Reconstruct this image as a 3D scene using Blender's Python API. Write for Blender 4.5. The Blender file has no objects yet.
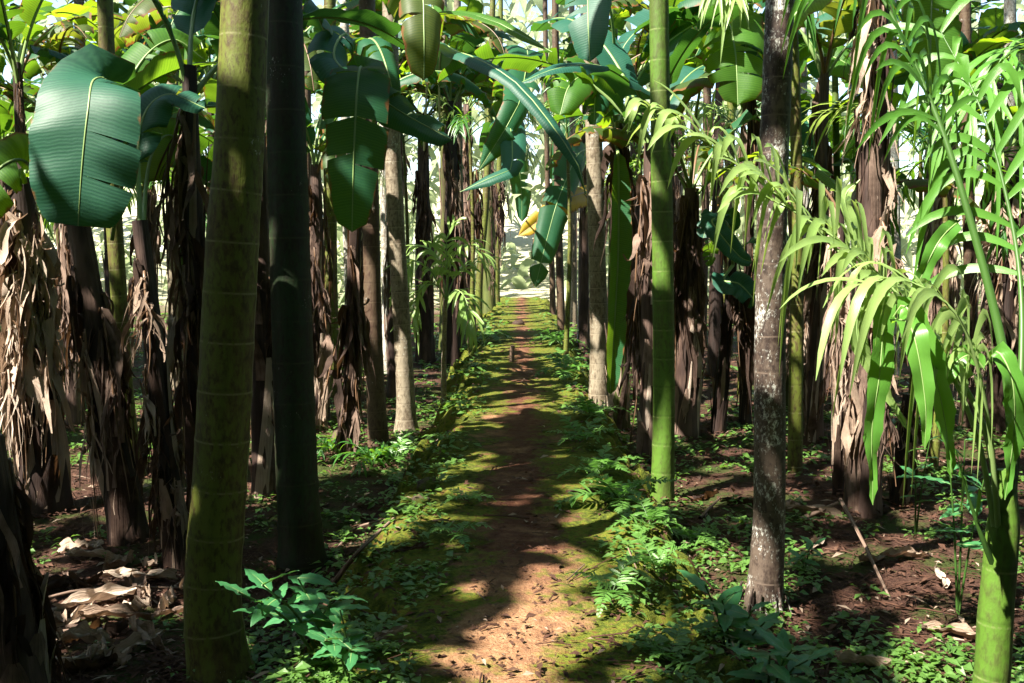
import bpy, math, random
import numpy as np
from mathutils import Vector

random.seed(7)
RNG = np.random.default_rng(7)
R = math.radians
scene = bpy.context.scene
COL = scene.collection

# ------------------------------------------------------------------ camera
CAM = np.array([0.0, 0.0, 1.55])
FPX = 35.0 / 36.0 * 1024.0
PITCH = R(-5.5)
FW = np.array([0, math.cos(PITCH), math.sin(PITCH)])
UP = np.array([0, -math.sin(PITCH), math.cos(PITCH)])
cam = bpy.data.cameras.new('camera')
cam.lens = 35.0; cam.sensor_width = 36.0; cam.clip_start = 0.05; cam.clip_end = 2000
camo = bpy.data.objects.new('camera', cam); COL.objects.link(camo)
camo.location = CAM; camo.rotation_euler = (R(90) + PITCH, 0, 0)
scene.camera = camo

def P(px, py, d):
    """world point seen at pixel (px,py) of the photograph, d metres ahead"""
    r = FW + UP * ((341.5 - py) / FPX) + np.array([(px - 512) / FPX, 0, 0])
    return CAM + r * (d / r[1])

# ------------------------------------------------------------------ light
SUN_EL, SUN_H = R(50), np.array([-0.80, -0.60])
S = np.array([SUN_H[0] * math.cos(SUN_EL), SUN_H[1] * math.cos(SUN_EL), math.sin(SUN_EL)])
world = bpy.data.worlds.new('World'); scene.world = world; world.use_nodes = True
wn = world.node_tree; bg = wn.nodes['Background']
sky = wn.nodes.new('ShaderNodeTexSky'); sky.sky_type = 'NISHITA'; sky.sun_disc = False
sky.sun_elevation = SUN_EL; sky.sun_rotation = math.atan2(S[0], S[1]); sky.dust_density = 1.0
wn.links.new(sky.outputs[0], bg.inputs[0]); bg.inputs[1].default_value = 0.075
sl = bpy.data.lights.new('sun', 'SUN'); sl.energy = 5.0; sl.angle = R(0.5); sl.color = (1.0, 0.93, 0.80)
so = bpy.data.objects.new('sun', sl); COL.objects.link(so)
so.rotation_euler = Vector((-S[0], -S[1], -S[2])).to_track_quat('-Z', 'Y').to_euler()
scene.view_settings.view_transform = 'Standard'; scene.view_settings.look = 'None'
scene.view_settings.gamma = 1.0; scene.view_settings.exposure = 2.4
scene.render.engine = 'CYCLES'
cy = scene.cycles
cy.max_bounces = 6; cy.diffuse_bounces = 3; cy.glossy_bounces = 2; cy.transmission_bounces = 4
cy.transparent_max_bounces = 4; cy.use_denoising = True; cy.sample_clamp_indirect = 4.0
cy.caustics_reflective = False; cy.caustics_refractive = False

# ------------------------------------------------------------------ terrain
def vnoise(x, y, seed=0):
    x = np.asarray(x, float); y = np.asarray(y, float)
    xi = np.floor(x).astype(np.int64); yi = np.floor(y).astype(np.int64)
    xf = x - xi; yf = y - yi
    def h(a, b):
        n = (a * 374761393 + b * 668265263 + seed * 1442695041) & 0xffffffff
        n = ((n ^ (n >> 13)) * 1274126177) & 0xffffffff
        return ((n ^ (n >> 16)) & 0xffff) / 65535.0
    u = xf * xf * (3 - 2 * xf); v = yf * yf * (3 - 2 * yf)
    return (h(xi, yi) * (1 - u) + h(xi + 1, yi) * u) * (1 - v) + (h(xi, yi + 1) * (1 - u) + h(xi + 1, yi + 1) * u) * v

def fbm(x, y, seed=0, o=3):
    t = 0; a = 0.5
    for k in range(o):
        t = t + a * vnoise(np.asarray(x) * 2 ** k, np.asarray(y) * 2 ** k, seed + k * 17); a *= 0.5
    return t

def sstep(a, b, x):
    t = np.clip((np.asarray(x, float) - a) / (b - a), 0, 1); return t * t * (3 - 2 * t)

def xc(y): return 0.01 * np.asarray(y, float)

def gz(x, y):
    x = np.asarray(x, float); y = np.asarray(y, float)
    s = x - xc(y)
    base = np.where(s < 0, -0.32, -0.20)
    base = -0.26 + 0.06 * np.tanh(s / 0.6)
    far = sstep(26, 31, y)
    z = base * (1 - far) + far * (-0.02)
    amp = 1 - 0.6 * far
    z = z + amp * (0.16 * (fbm(x * 0.35, y * 0.35, 3) - 0.44) + 0.07 * (fbm(x * 1.7, y * 1.7, 9) - 0.44) + 0.03 * (vnoise(x * 6, y * 6, 5) - 0.5))
    z = z + 5.0 * sstep(33, 60, y) + 1.2 * sstep(29, 36, y) * (fbm(x * 0.25, y * 0.25, 13) - 0.3)
    return z

def half(y, side):
    y = np.asarray(y, float)
    return 0.74 + 0.30 * (fbm(y * 0.9, y * 0 + side * 7.3, 21) - 0.44) + 0.10 * (vnoise(y * 4.0, y * 0 + side, 33) - 0.5)

def pz(x, y):
    """top of the raised path"""
    s = np.asarray(x, float) - xc(y); a = np.abs(s)
    h = np.where(s < 0, half(y, -1), half(y, 1))
    sh = sstep(0.28, 0.62, a)
    top = 0.015 * (vnoise(x * 3, np.asarray(y) * 3, 41) - 0.5) + sh * (0.10 * (fbm(np.asarray(x) * 3.2, np.asarray(y) * 3.2, 51) - 0.40) + 0.035 * (vnoise(np.asarray(x) * 13, np.asarray(y) * 13, 52) - 0.4)) \
        + 0.012 * (vnoise(np.asarray(x) * 22, np.asarray(y) * 22, 53) - 0.5)
    drop = sstep(h - 0.16, h + 0.46, a + 0.30 * (vnoise(np.asarray(x) * 5, np.asarray(y) * 5, 57) - 0.5) + 0.16 * (vnoise(np.asarray(x) * 14, np.asarray(y) * 14, 58) - 0.5))
    return top - 0.62 * drop

def hz(x, y):
    g = gz(x, y); p = pz(x, y)
    s = np.abs(np.asarray(x, float) - xc(y))
    inside = (s < 1.4) & (np.asarray(y) < 29) & (np.asarray(y) > -4)
    return np.where(inside, np.maximum(g, p), g)

def G(px, py):
    """point of the ground seen at a pixel"""
    r = FW + UP * ((341.5 - py) / FPX) + np.array([(px - 512) / FPX, 0, 0])
    t = np.linspace(1.5, 60, 6000); q = CAM + r[None, :] * (t / r[1])[:, None]
    below = q[:, 2] < hz(q[:, 0], q[:, 1])
    i = int(np.argmax(below)) if below.any() else len(t) - 1
    return q[i]

def GX(px, d):
    x = (px - 512) / FPX * d
    return np.array([x, d, float(hz(x, d))])

# ------------------------------------------------------------------ sun-lit places (gaps left in the added canopy)
SUNLIT = []
def lit(px, py, d=None, r=0.35):
    SUNLIT.append((P(px, py, d) if d else G(px, py), r))
for a in [(520, 650, None, .30), (560, 615, None, .32), (470, 680, None, .3), (590, 580, None, .14), (655, 650, None, .12), (720, 600, None, .12), (630, 555, None, .14), (690, 640, None, .16), (330, 530, None, .12),
          (20, 300, 6.8, .5), (35, 360, 6.8, .5), (5, 330, 6.8, .5), (25, 400, 6.8, .35), (10, 270, 6.6, .5), (40, 320, 6.6, .5), (100, 480, None, .3), (150, 495, None, .3), (80, 500, None, .2),
          (402, 330, 9.9, .32), (404, 380, 9.9, .32), (404, 420, 9.9, .3), (376, 420, 9.2, .25), (340, 465, None, .35), (420, 385, None, .5), (440, 400, None, .5), (380, 385, None, .45), (350, 380, None, .4),
          (440, 285, 11, .6), (455, 320, 11, .5), (430, 360, 11, .5), (470, 280, 11, .5),
          (500, 405, None, .5), (540, 395, None, .45), (530, 370, None, .6), (520, 345, None, .9), (560, 350, None, .9), (520, 325, None, 1.2), (520, 310, None, 1.6), (575, 330, None, 1.0), (480, 365, None, .6), (600, 480, None, .15), (460, 455, None, .12),
          (765, 310, 4.7, .15), (766, 345, 4.7, .18), (766, 375, 4.7, .15),
          (870, 563, None, .16), (940, 580, None, .16), (905, 560, None, .16), (835, 560, None, .14), (1000, 590, 3.4, .14), (1010, 640, None, .2),
          (700, 140, 4.4, .3), (760, 190, 4.2, .4), (740, 130, 4.3, .35), (820, 230, 4.0, .4), (850, 300, 3.8, .4), (900, 330, 3.7, .35), (930, 260, 3.8, .4), (980, 250, 3.8, .4), (900, 130, 4, .4), (980, 120, 4, .4), (1010, 300, 3.8, .3), (870, 400, 3.8, .25),
          (870, 60, 6.4, .4), (870, 150, 6.4, .4), (865, 240, 6.4, .35), (845, 330, 6.6, .35), (875, 440, 6.4, .25), (985, 400, 8, .5), (800, 290, 10, .6),
          (687, 395, 9, .22), (600, 385, 10, .3), (600, 300, 10, .2), (650, 380, 9, .2), (735, 355, None, .5), (800, 470, None, .25), (780, 400, None, .4),
          (200, 495, 4.2, .07), (214, 78, 4.2, .07), (590, 40, 7.5, .5), (470, 25, 7, .4), (540, 100, 6.5, .35), (600, 100, 7.5, .4), (500, 150, 8, .5), (60, 100, 5, .05), (170, 80, 7, .4), (15, 240, 6, .3), (700, 60, 8, .5), (720, 50, 8, .6), (800, 60, 8, .6), (480, 90, 9, .5),
          (690, 250, 9, .3), (320, 300, 10.5, .3), (175, 280, 13, .6), (370, 300, 14, .6), (290, 350, 14, .6),
          (900, 330, 3.2, .3), (930, 400, 3.2, .3), (880, 400, 3.3, .3), (840, 300, 3.5, .35), (780, 230, 3.6, .35), (720, 160, 3.7, .45), (670, 130, 3.7, .4), (750, 200, 3.65, .45), (810, 250, 3.6, .45), (700, 200, 3.7, .4), (850, 340, 3.5, .4), (1000, 400, 3.3, .3), (960, 250, 3.6, .4), (900, 60, 3.8, .4), (990, 180, 4.5, .5), (960, 90, 4.5, .5), (1000, 60, 5, .5), (1000, 600, 3.4, .18), (766, 330, 4.6, .2), (766, 365, 4.6, .2), (610, 280, 8.9, .3), (590, 30, 7.4, .5), (520, 80, 10, .5),
          (660, 30, 6.8, .12), (500, 60, 9, .7), (560, 40, 10, .9), (620, 60, 10, .9), (700, 30, 10, 1.0), (760, 90, 10, 1.0), (820, 40, 9, 1.0), (900, 60, 8, .9), (960, 60, 7, .8), (935, 40, 6.7, .5), (930, 20, 6.8, .5), (710, 50, 7.9, .5), (820, 150, 10, .9), (900, 200, 9, .9), (960, 200, 8, .8), (860, 320, 8, .6), (920, 350, 8, .6), (1000, 200, 8, .8),
          (720, 180, 11, .8), (640, 180, 12, .7), (560, 130, 12, .8), (440, 100, 13, .8), (470, 200, 15, .8), (400, 60, 12, .7), (320, 60, 11, .5), (165, 410, 11, .7), (180, 330, 13, .8), (340, 390, 13, 1.0), (330, 420, None, .6), (360, 410, None, .6), (420, 400, None, .5), (170, 420, None, .6), (190, 400, None, .6), (110, 455, None, .4), (300, 400, None, .6), (440, 290, 11, .7), (300, 390, 14, .7), (150, 60, 9, .6), (40, 100, 8, .6), (10, 190, 8, .5), (160, 150, 9, .5), (740, 330, 13, 1.0), (810, 330, 13, 1.0), (900, 300, 14, 1.0), (790, 250, 12, .8), (690, 230, 13, .8), (870, 40, 12, 1.2), (960, 120, 12, 1.2),
          (640, 470, None, .15), (700, 560, None, .2), (610, 520, None, .12), (450, 470, None, .12), (425, 500, None, .1), (780, 560, None, .2), (830, 600, None, .15), (960, 520, None, .25), (1000, 470, None, .3), (900, 480, None, .2), (300, 640, None, .08), (250, 585, 3.4, .1), (740, 440, None, .3), (720, 470, None, .2), (800, 430, None, .35), (420, 520, None, .12), (640, 340, 12, .6), (700, 330, 13, .8), (950, 330, 10, .7), (900, 420, 8, .3)]:
    lit(*a)
LP = np.array([p for p, r in SUNLIT]); LR = np.array([r for p, r in SUNLIT])
def blocks(c, rad, zmin=0.15):
    """would something of this size at c shade one of the sun-lit places?"""
    v = np.asarray(c, float)[None, :] - LP
    t = v @ S
    dist = np.linalg.norm(v - t[:, None] * S[None, :], axis=1)
    return bool(np.any((t > zmin) & (dist < LR + rad)))

SH = [P(228, y, 4.1) for y in (20, 140, 190, 240, 290, 340, 390, 440, 550, 600, 650)] + [P(288, y, 5.7) for y in range(0, 560, 60)] + [P(371, y, 9.2) for y in (200, 260, 320, 370)] + [P(774, y, 4.7) for y in (20, 70, 120, 460, 520, 570)] + [P(x, y, 5.0) for x in (50, 75, 100, 125) for y in (110, 140, 170, 205)] + [P(x, y, 6.5) for x in (340, 370) for y in (90, 130, 170, 210)] + [P(662, y, 6.7) for y in (150, 230, 300, 360, 420, 470)] \
   + [G(x, y) for x, y in ((520, 440), (470, 480), (540, 480), (470, 520), (530, 520), (590, 520), (430, 550), (480, 550), (400, 600), (440, 620), (380, 660), (420, 680), (650, 600), (700, 650), (760, 670), (60, 600), (140, 640), (100, 560), (40, 660), (180, 560), (280, 620), (330, 650), (640, 570), (860, 640), (620, 470), (690, 590))]
SH += [P(x, y, d) for x, d in ((95, 6.2), (120, 6.1), (160, 5.6), (195, 6.0)) for y in (260, 310, 360, 410, 460)]
SH = np.array(SH)
def shades(c, rad=.13):
    v = np.asarray(c, float)[None, :] - SH; t = v @ S
    return bool(np.any(np.linalg.norm(v - t[:, None] * S[None, :], axis=1) < rad))

# ------------------------------------------------------------------ mesh helper
class MB:
    def __init__(s): s.v = []; s.f = []; s.uv = []; s.m = []; s.n = 0
    def add(s, v, f, uv, mat=0):
        v = np.asarray(v, float).reshape(-1, 3); s.v.append(v); s.uv.append(np.asarray(uv, float).reshape(-1, 2))
        s.f += [tuple(i + s.n for i in q) for q in f]; s.m += [mat] * len(f); s.n += len(v)
    def grid(s, pts, uv, mat=0, closed=False):
        """pts: (rows, cols, 3)"""
        pts = np.asarray(pts); r, c = pts.shape[:2]
        f = []
        for i in range(r - 1):
            for j in range(c - 1): f.append((i * c + j, i * c + j + 1, (i + 1) * c + j + 1, (i + 1) * c + j))
        s.add(pts, f, uv, mat)
    def mesh(s, name, mats, off=None, smooth=True):
        me = bpy.data.meshes.new(name)
        v = np.concatenate(s.v); uv = np.concatenate(s.uv)
        if off is not None: v = v - np.asarray(off)[None, :]
        me.from_pydata(v.tolist(), [], s.f)
        for m in mats: me.materials.append(m)
        me.polygons.foreach_set('material_index', np.array(s.m, np.int32))
        me.polygons.foreach_set('use_smooth', np.full(len(s.f), smooth))
        ul = me.uv_layers.new(name='UVMap')
        li = np.empty(len(me.loops), np.int32); me.loops.foreach_get('vertex_index', li)
        ul.data.foreach_set('uv', uv[li].astype(np.float32).ravel())
        me.update(); return me

def unit(v): return v / (np.linalg.norm(v) + 1e-12)

def spline(pts, n):
    p = np.asarray(pts, float)
    if len(p) == 2: return p[0] + (p[1] - p[0]) * np.linspace(0, 1, n)[:, None]
    e = np.vstack([2 * p[0] - p[1], p, 2 * p[-1] - p[-2]])
    seg = np.linalg.norm(np.diff(p, axis=0), axis=1); cum = np.concatenate([[0], np.cumsum(seg)])
    out = []
    for u in np.linspace(0, cum[-1], n):
        i = min(int(np.searchsorted(cum, u, 'right')) - 1, len(p) - 2); t = (u - cum[i]) / (seg[i] + 1e-12)
        a, b, c, d = e[i], e[i + 1], e[i + 2], e[i + 3]
        out.append(0.5 * (2 * b + (c - a) * t + (2 * a - 5 * b + 4 * c - d) * t * t + (3 * b - a - 3 * c + d) * t ** 3))
    return np.array(out)

def tube(mb, pts, rad, n=8, mat=0, cap=True, flute=None, rough=0.0):
    pts = np.asarray(pts, float); rad = np.broadcast_to(np.asarray(rad, float), (len(pts),))
    tg = np.gradient(pts, axis=0); L = np.concatenate([[0], np.cumsum(np.linalg.norm(np.diff(pts, axis=0), axis=1))])
    ref = np.array([0, 1, 0.0]) if abs(unit(tg[0])[1]) < 0.9 else np.array([1.0, 0, 0])
    rings = []; uvs = []
    for i in range(len(pts)):
        t = unit(tg[i]); a = unit(np.cross(ref, t)); b = np.cross(t, a); ref = np.cross(a, t) * -1 if False else ref
        ang = np.linspace(0, 2 * math.pi, n + 1)
        rr = rad[i] * np.ones(n + 1)
        if flute is not None: rr = rr * (1 + flute(ang, L[i]))
        if rough:
            k = 1 + rough * (vnoise(np.cos(ang) * 3 + 9, np.sin(ang) * 3 + L[i] * 8, 77) - 0.5); rr = rr * k
        rings.append(pts[i] + rr[:, None] * (np.cos(ang)[:, None] * a + np.sin(ang)[:, None] * b))
        uvs.append(np.stack([ang / (2 * math.pi), np.full(n + 1, L[i])], 1))
    mb.grid(np.array(rings), np.array(uvs), mat)
    if cap:
        c = rings[-1][:-1]; mb.add(np.vstack([c, pts[-1:]]), [(k, (k + 1) % n, n) for k in range(n)], np.tile([[.5, L[-1]]], (n + 1, 1)), mat)

def ribbon(mb, pts, sides, w, fold=0.0, nrm=None, mat=0):
    """leaf strip 3 verts across"""
    pts = np.asarray(pts); w = np.asarray(w)[:, None]; sides = np.asarray(sides)
    tg = np.gradient(pts, axis=0)
    up = np.cross(sides, tg); up /= (np.linalg.norm(up, axis=1, keepdims=True) + 1e-9)
    g = np.stack([pts - sides * w + up * w * fold, pts, pts + sides * w + up * w * fold], 1)
    L = np.concatenate([[0], np.cumsum(np.linalg.norm(np.diff(pts, axis=0), axis=1))])
    uv = np.stack([np.stack([np.full(len(L), u), L], 1) for u in (0, .5, 1)], 1)
    mb.grid(g, uv, mat)

def link(name, me, parent=None, loc=(0, 0, 0), rot=(0, 0, 0), sc=1.0):
    o = bpy.data.objects.new(name, me); COL.objects.link(o)
    if parent is not None: o.parent = parent
    o.location = loc; o.rotation_euler = rot
    o.scale = (sc, sc, sc) if not hasattr(sc, '__len__') else sc
    return o

def thing(name, label, cat, loc, group=None):
    o = bpy.data.objects.new(name, None); COL.objects.link(o); o.location = loc
    o.empty_display_size = 0.1
    o['label'] = label; o['category'] = cat
    if group: o['group'] = group
    return o

def tag(o, label, cat, group=None, kind=None):
    o['label'] = label; o['category'] = cat
    if group: o['group'] = group
    if kind: o['kind'] = kind
    return o

# ------------------------------------------------------------------ materials
class MT:
    def __init__(s, name):
        s.m = bpy.data.materials.new(name); s.m.use_nodes = True; s.t = s.m.node_tree; s.b = s.t.nodes['Principled BSDF']; s.o = s.t.nodes['Material Output']
    def n(s, kind, **kw):
        q = s.t.nodes.new(kind)
        for k, v in kw.items():
            if k == 'ins':
                for a, b in v.items():
                    if hasattr(b, 'links') or hasattr(b, 'is_linked'): s.t.links.new(b, q.inputs[a])
                    else: q.inputs[a].default_value = b
            else: setattr(q, k, v)
        return q
    def l(s, a, b): s.t.links.new(a, b)
    def obj(s): return s.n('ShaderNodeTexCoord').outputs['Object']
    def uv(s): return s.n('ShaderNodeTexCoord').outputs['UV']
    def mapv(s, vec, sc): return s.n('ShaderNodeMapping', ins={'Vector': vec, 'Scale': sc}).outputs[0]
    def noise(s, vec, scale, detail=4, rough=0.55): return s.n('ShaderNodeTexNoise', ins={'Vector': vec, 'Scale': scale, 'Detail': detail, 'Roughness': rough}).outputs['Fac']
    def ramp(s, fac, stops):
        q = s.n('ShaderNodeValToRGB', ins={'Fac': fac}); e = q.color_ramp.elements
        while len(e) < len(stops): e.new(0.5)
        for k, (p, c) in enumerate(stops):
            e[k].position = p; e[k].color = (*c, 1) if len(c) == 3 else c
        return q.outputs[0]
    def step(s, fac, a, b): return s.n('ShaderNodeMapRange', ins={'Value': fac, 'From Min': a, 'From Max': b}).outputs[0]
    def mix(s, f, a, b):
        q = s.n('ShaderNodeMix', data_type='RGBA')
        for i, v in ((0, f), (6, a), (7, b)):
            if hasattr(v, 'is_linked'): s.l(v, q.inputs[i])
            else: q.inputs[i].default_value = (*v, 1) if hasattr(v, '__len__') and len(v) == 3 else v
        return q.outputs[2]
    def math(s, op, a, b=0.0):
        q = s.n('ShaderNodeMath', operation=op)
        for i, v in ((0, a), (1, b)):
            if hasattr(v, 'is_linked'): s.l(v, q.inputs[i])
            else: q.inputs[i].default_value = v
        return q.outputs[0]
    def bump(s, h, st=0.4, dist=0.01):
        q = s.n('ShaderNodeBump', ins={'Height': h, 'Strength': st, 'Distance': dist}); s.l(q.outputs[0], s.b.inputs['Normal']); return q
    def done(s, col, rough=0.7, spec=0.3):
        if hasattr(col, 'is_linked'): s.l(col, s.b.inputs['Base Color'])
        else: s.b.inputs['Base Color'].default_value = (*col, 1)
        s.b.inputs['Roughness'].default_value = rough; s.b.inputs['Specular IOR Level'].default_value = spec
        return s.m
    def leafy(s, col, tcol, fac, rough=0.45, spec=0.4):
        s.done(col, rough, spec)
        tr = s.n('ShaderNodeBsdfTranslucent')
        if hasattr(tcol, 'is_linked'): s.l(tcol, tr.inputs[0])
        else: tr.inputs[0].default_value = (*tcol, 1)
        mx = s.n('ShaderNodeMixShader', ins={0: fac, 1: s.b.outputs[0], 2: tr.outputs[0]})
        s.l(mx.outputs[0], s.o.inputs[0]); return s.m

def mat_banana(name, c1, c2, t1, t2, fac=0.42, brown=0.1):
    m = MT(name); uv = m.uv(); sp = m.n('ShaderNodeSeparateXYZ', ins={0: uv})
    rnd = m.n('ShaderNodeObjectInfo').outputs['Random']
    vein = m.n('ShaderNodeTexWave', wave_type='BANDS', bands_direction='Y', ins={'Vector': uv, 'Scale': 17.0, 'Distortion': 2.5, 'Detail': 2.0, 'Detail Scale': 0.6}).outputs['Fac']
    vein = m.math('ADD', m.math('MULTIPLY', vein, 0.45), m.math('MULTIPLY', m.noise(m.mapv(uv, (1.2, 75.0, 1)), 1.0, 3), 0.75))
    nz = m.noise(m.mapv(uv, (2.0, 7.0, 1)), 3.0)
    f = m.math('ADD', m.math('MULTIPLY', rnd, 0.65), m.math('MULTIPLY', nz, 0.5))
    col = m.mix(f, c1, c2); col = m.mix(m.math('MULTIPLY', vein, 0.75), col, (c1[0] * .3, c1[1] * .5, c1[2] * .5))
    tc = m.mix(f, t1, t2); tc = m.mix(m.math('MULTIPLY', vein, 0.6), tc, (t1[0] * .5, t1[1] * .6, t1[2] * .5))
    edge = m.math('ABSOLUTE', m.math('SUBTRACT', sp.outputs[0], 0.5))
    eb = m.step(m.math('ADD', edge, m.math('MULTIPLY', m.noise(m.mapv(uv, (1, 3, 1)), 4.0), 0.25)), 0.62 - brown * .5, 0.66 - brown * .5)
    col = m.mix(eb, col, (0.16, 0.075, 0.025)); tc = m.mix(eb, tc, (0.22, 0.09, 0.02))
    m.bump(m.math('ADD', m.math('MULTIPLY', vein, 0.5), nz), 0.3, 0.005)
    return m.leafy(col, tc, fac, 0.52, 0.28)

M = {}
M['leaf'] = mat_banana('banana_leaf', (0.015, 0.085, 0.045), (0.030, 0.13, 0.035), (0.11, 0.27, 0.012), (0.26, 0.42, 0.02), 0.38, 0.06)
M['leaf_teal'] = mat_banana('banana_leaf_sky_tint', (0.014, 0.080, 0.056), (0.026, 0.105, 0.056), (0.10, 0.30, 0.03), (0.14, 0.34, 0.03), 0.22, 0.0)  # bluish sky reflection of shaded leaves put into the base green
M['leaf_lime'] = mat_banana('banana_leaf_backlit', (0.05, 0.15, 0.02), (0.09, 0.21, 0.025), (0.28, 0.48, 0.012), (0.42, 0.56, 0.02), 0.5, 0.05)  # backlit yellow-green glow put into the base and translucent colours
M['leaf_old'] = mat_banana('banana_leaf_aging', (0.03, 0.085, 0.02), (0.09, 0.10, 0.02), (0.22, 0.32, 0.02), (0.34, 0.34, 0.03), 0.42, 0.14)
M['leaf_yellow'] = mat_banana('banana_leaf_yellow', (0.45, 0.28, 0.03), (0.5, 0.3, 0.02), (0.6, 0.35, 0.02), (0.6, 0.35, 0.02), 0.4, 0.1)
def mk_rib(name, c):
    m = MT(name); return m.done(m.mix(m.noise(m.uv(), 6), c, tuple(q * .6 for q in c)), 0.45, 0.4)
M['rib'] = mk_rib('leaf_midrib', (0.20, 0.30, 0.10)); M['rib_dark'] = mk_rib('rachis_green', (0.045, 0.11, 0.02))
M['fruit'] = mk_rib('palm_fruit', (0.13, 0.20, 0.04)); M['rib_brown'] = mk_rib('dead_midrib', (0.16, 0.09, 0.05))

def mat_palm(name, c1, c2, t1, fac):
    m = MT(name); uv = m.uv()
    rnd = m.n('ShaderNodeObjectInfo').outputs['Random']
    nz = m.noise(m.mapv(uv, (30, 1.5, 1)), 1.0, 3); big = m.noise(m.obj(), 5.0, 2)
    f = m.math('ADD', m.math('MULTIPLY', rnd, 0.3), m.math('MULTIPLY', big, 0.7))
    col = m.mix(f, c1, c2); col = m.mix(m.math('MULTIPLY', nz, 0.35), col, tuple(q * .5 for q in c1))
    m.bump(nz, 0.3, 0.003)
    return m.leafy(col, t1, fac, 0.35, 0.5)
M['palm'] = mat_palm('palm_leaflet', (0.022, 0.10, 0.02), (0.05, 0.15, 0.02), (0.20, 0.42, 0.02), 0.38)
M['palm_lime'] = mat_palm('palm_leaflet_young', (0.14, 0.28, 0.06), (0.32, 0.42, 0.15), (0.38, 0.52, 0.10), 0.42)
M['strap'] = mat_palm('strap_leaflet', (0.06, 0.20, 0.03), (0.12, 0.28, 0.04), (0.26, 0.48, 0.03), 0.4)
M['fern'] = mat_palm('fern_leaf', (0.07, 0.17, 0.035), (0.11, 0.23, 0.045), (0.14, 0.36, 0.05), 0.35)
M['cover'] = mat_palm('ground_cover_leaf', (0.045, 0.12, 0.028), (0.13, 0.24, 0.045), (0.20, 0.38, 0.04), 0.35)
M['shrub'] = mat_palm('shrub_leaf', (0.035, 0.15, 0.06), (0.055, 0.19, 0.06), (0.18, 0.42, 0.08), 0.32)
M['canopy'] = mat_palm('canopy_leaf', (0.02, 0.08, 0.02), (0.05, 0.13, 0.02), (0.12, 0.28, 0.02), 0.25)
M['bright'] = mat_palm('far_leaf', (0.10, 0.17, 0.05), (0.38, 0.40, 0.30), (0.42, 0.50, 0.26), 0.4)  # overexposed sunlight put into a paled leaf colour

def mat_dead(name, c1, c2, c3, fac=0.18):
    m = MT(name); uv = m.uv(); rnd = m.n('ShaderNodeObjectInfo').outputs['Random']
    fib = m.noise(m.mapv(uv, (26, 3.0, 1)), 1.0, 4, 0.6); big = m.noise(m.obj(), 7.0, 4)
    f = m.math('ADD', m.math('MULTIPLY', rnd, 0.45), m.math('MULTIPLY', big, 0.7))
    col = m.ramp(f, [(0.25, c1), (0.55, c2), (0.85, c3)])
    col = m.mix(m.math('MULTIPLY', m.step(fib, 0.45, 0.75), 0.65), col, tuple(q * .35 for q in c1))
    m.bump(m.math('ADD', fib, big), 0.8, 0.012)
    return m.leafy(col, m.mix(0.5, col, (0.3, 0.14, 0.05)), fac, 0.75, 0.2)
M['dead'] = mat_dead('dry_leaf', (0.012, 0.006, 0.005), (0.060, 0.036, 0.027), (0.30, 0.21, 0.165))
M['dead_pale'] = mat_dead('dry_leaf_pale', (0.22, 0.15, 0.11), (0.40, 0.30, 0.23), (0.54, 0.44, 0.36))
M['litter'] = mat_dead('litter_leaf', (0.035, 0.016, 0.011), (0.085, 0.040, 0.026), (0.20, 0.12, 0.08), 0.05)

def mat_stem(name, c1, c2, c3):
    m = MT(name); uv = m.uv(); o = m.obj(); rnd = m.n('ShaderNodeObjectInfo').outputs['Random']
    fib = m.noise(m.mapv(uv, (14, 1.2, 1)), 1.0, 5, 0.6); big = m.noise(m.mapv(o, (3, 3, 0.9)), 2.0, 4)
    col = m.ramp(m.math('ADD', m.math('MULTIPLY', big, 0.9), m.math('MULTIPLY', rnd, 0.2)), [(0.32, c1), (0.55, c2), (0.78, c3)])
    col = m.mix(m.math('MULTIPLY', m.step(fib, 0.5, 0.72), 0.75), col, tuple(q * .3 for q in c1))
    m.bump(fib, 0.9, 0.015); return m.done(col, 0.62, 0.3)
M['stem_brown'] = mat_stem('banana_stem_brown', (0.008, 0.004, 0.003), (0.026, 0.014, 0.011), (0.12, 0.075, 0.058))
M['stem_green'] = mat_stem('banana_stem_green', (0.03, 0.042, 0.010), (0.07, 0.085, 0.018), (0.05, 0.028, 0.016))

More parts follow.
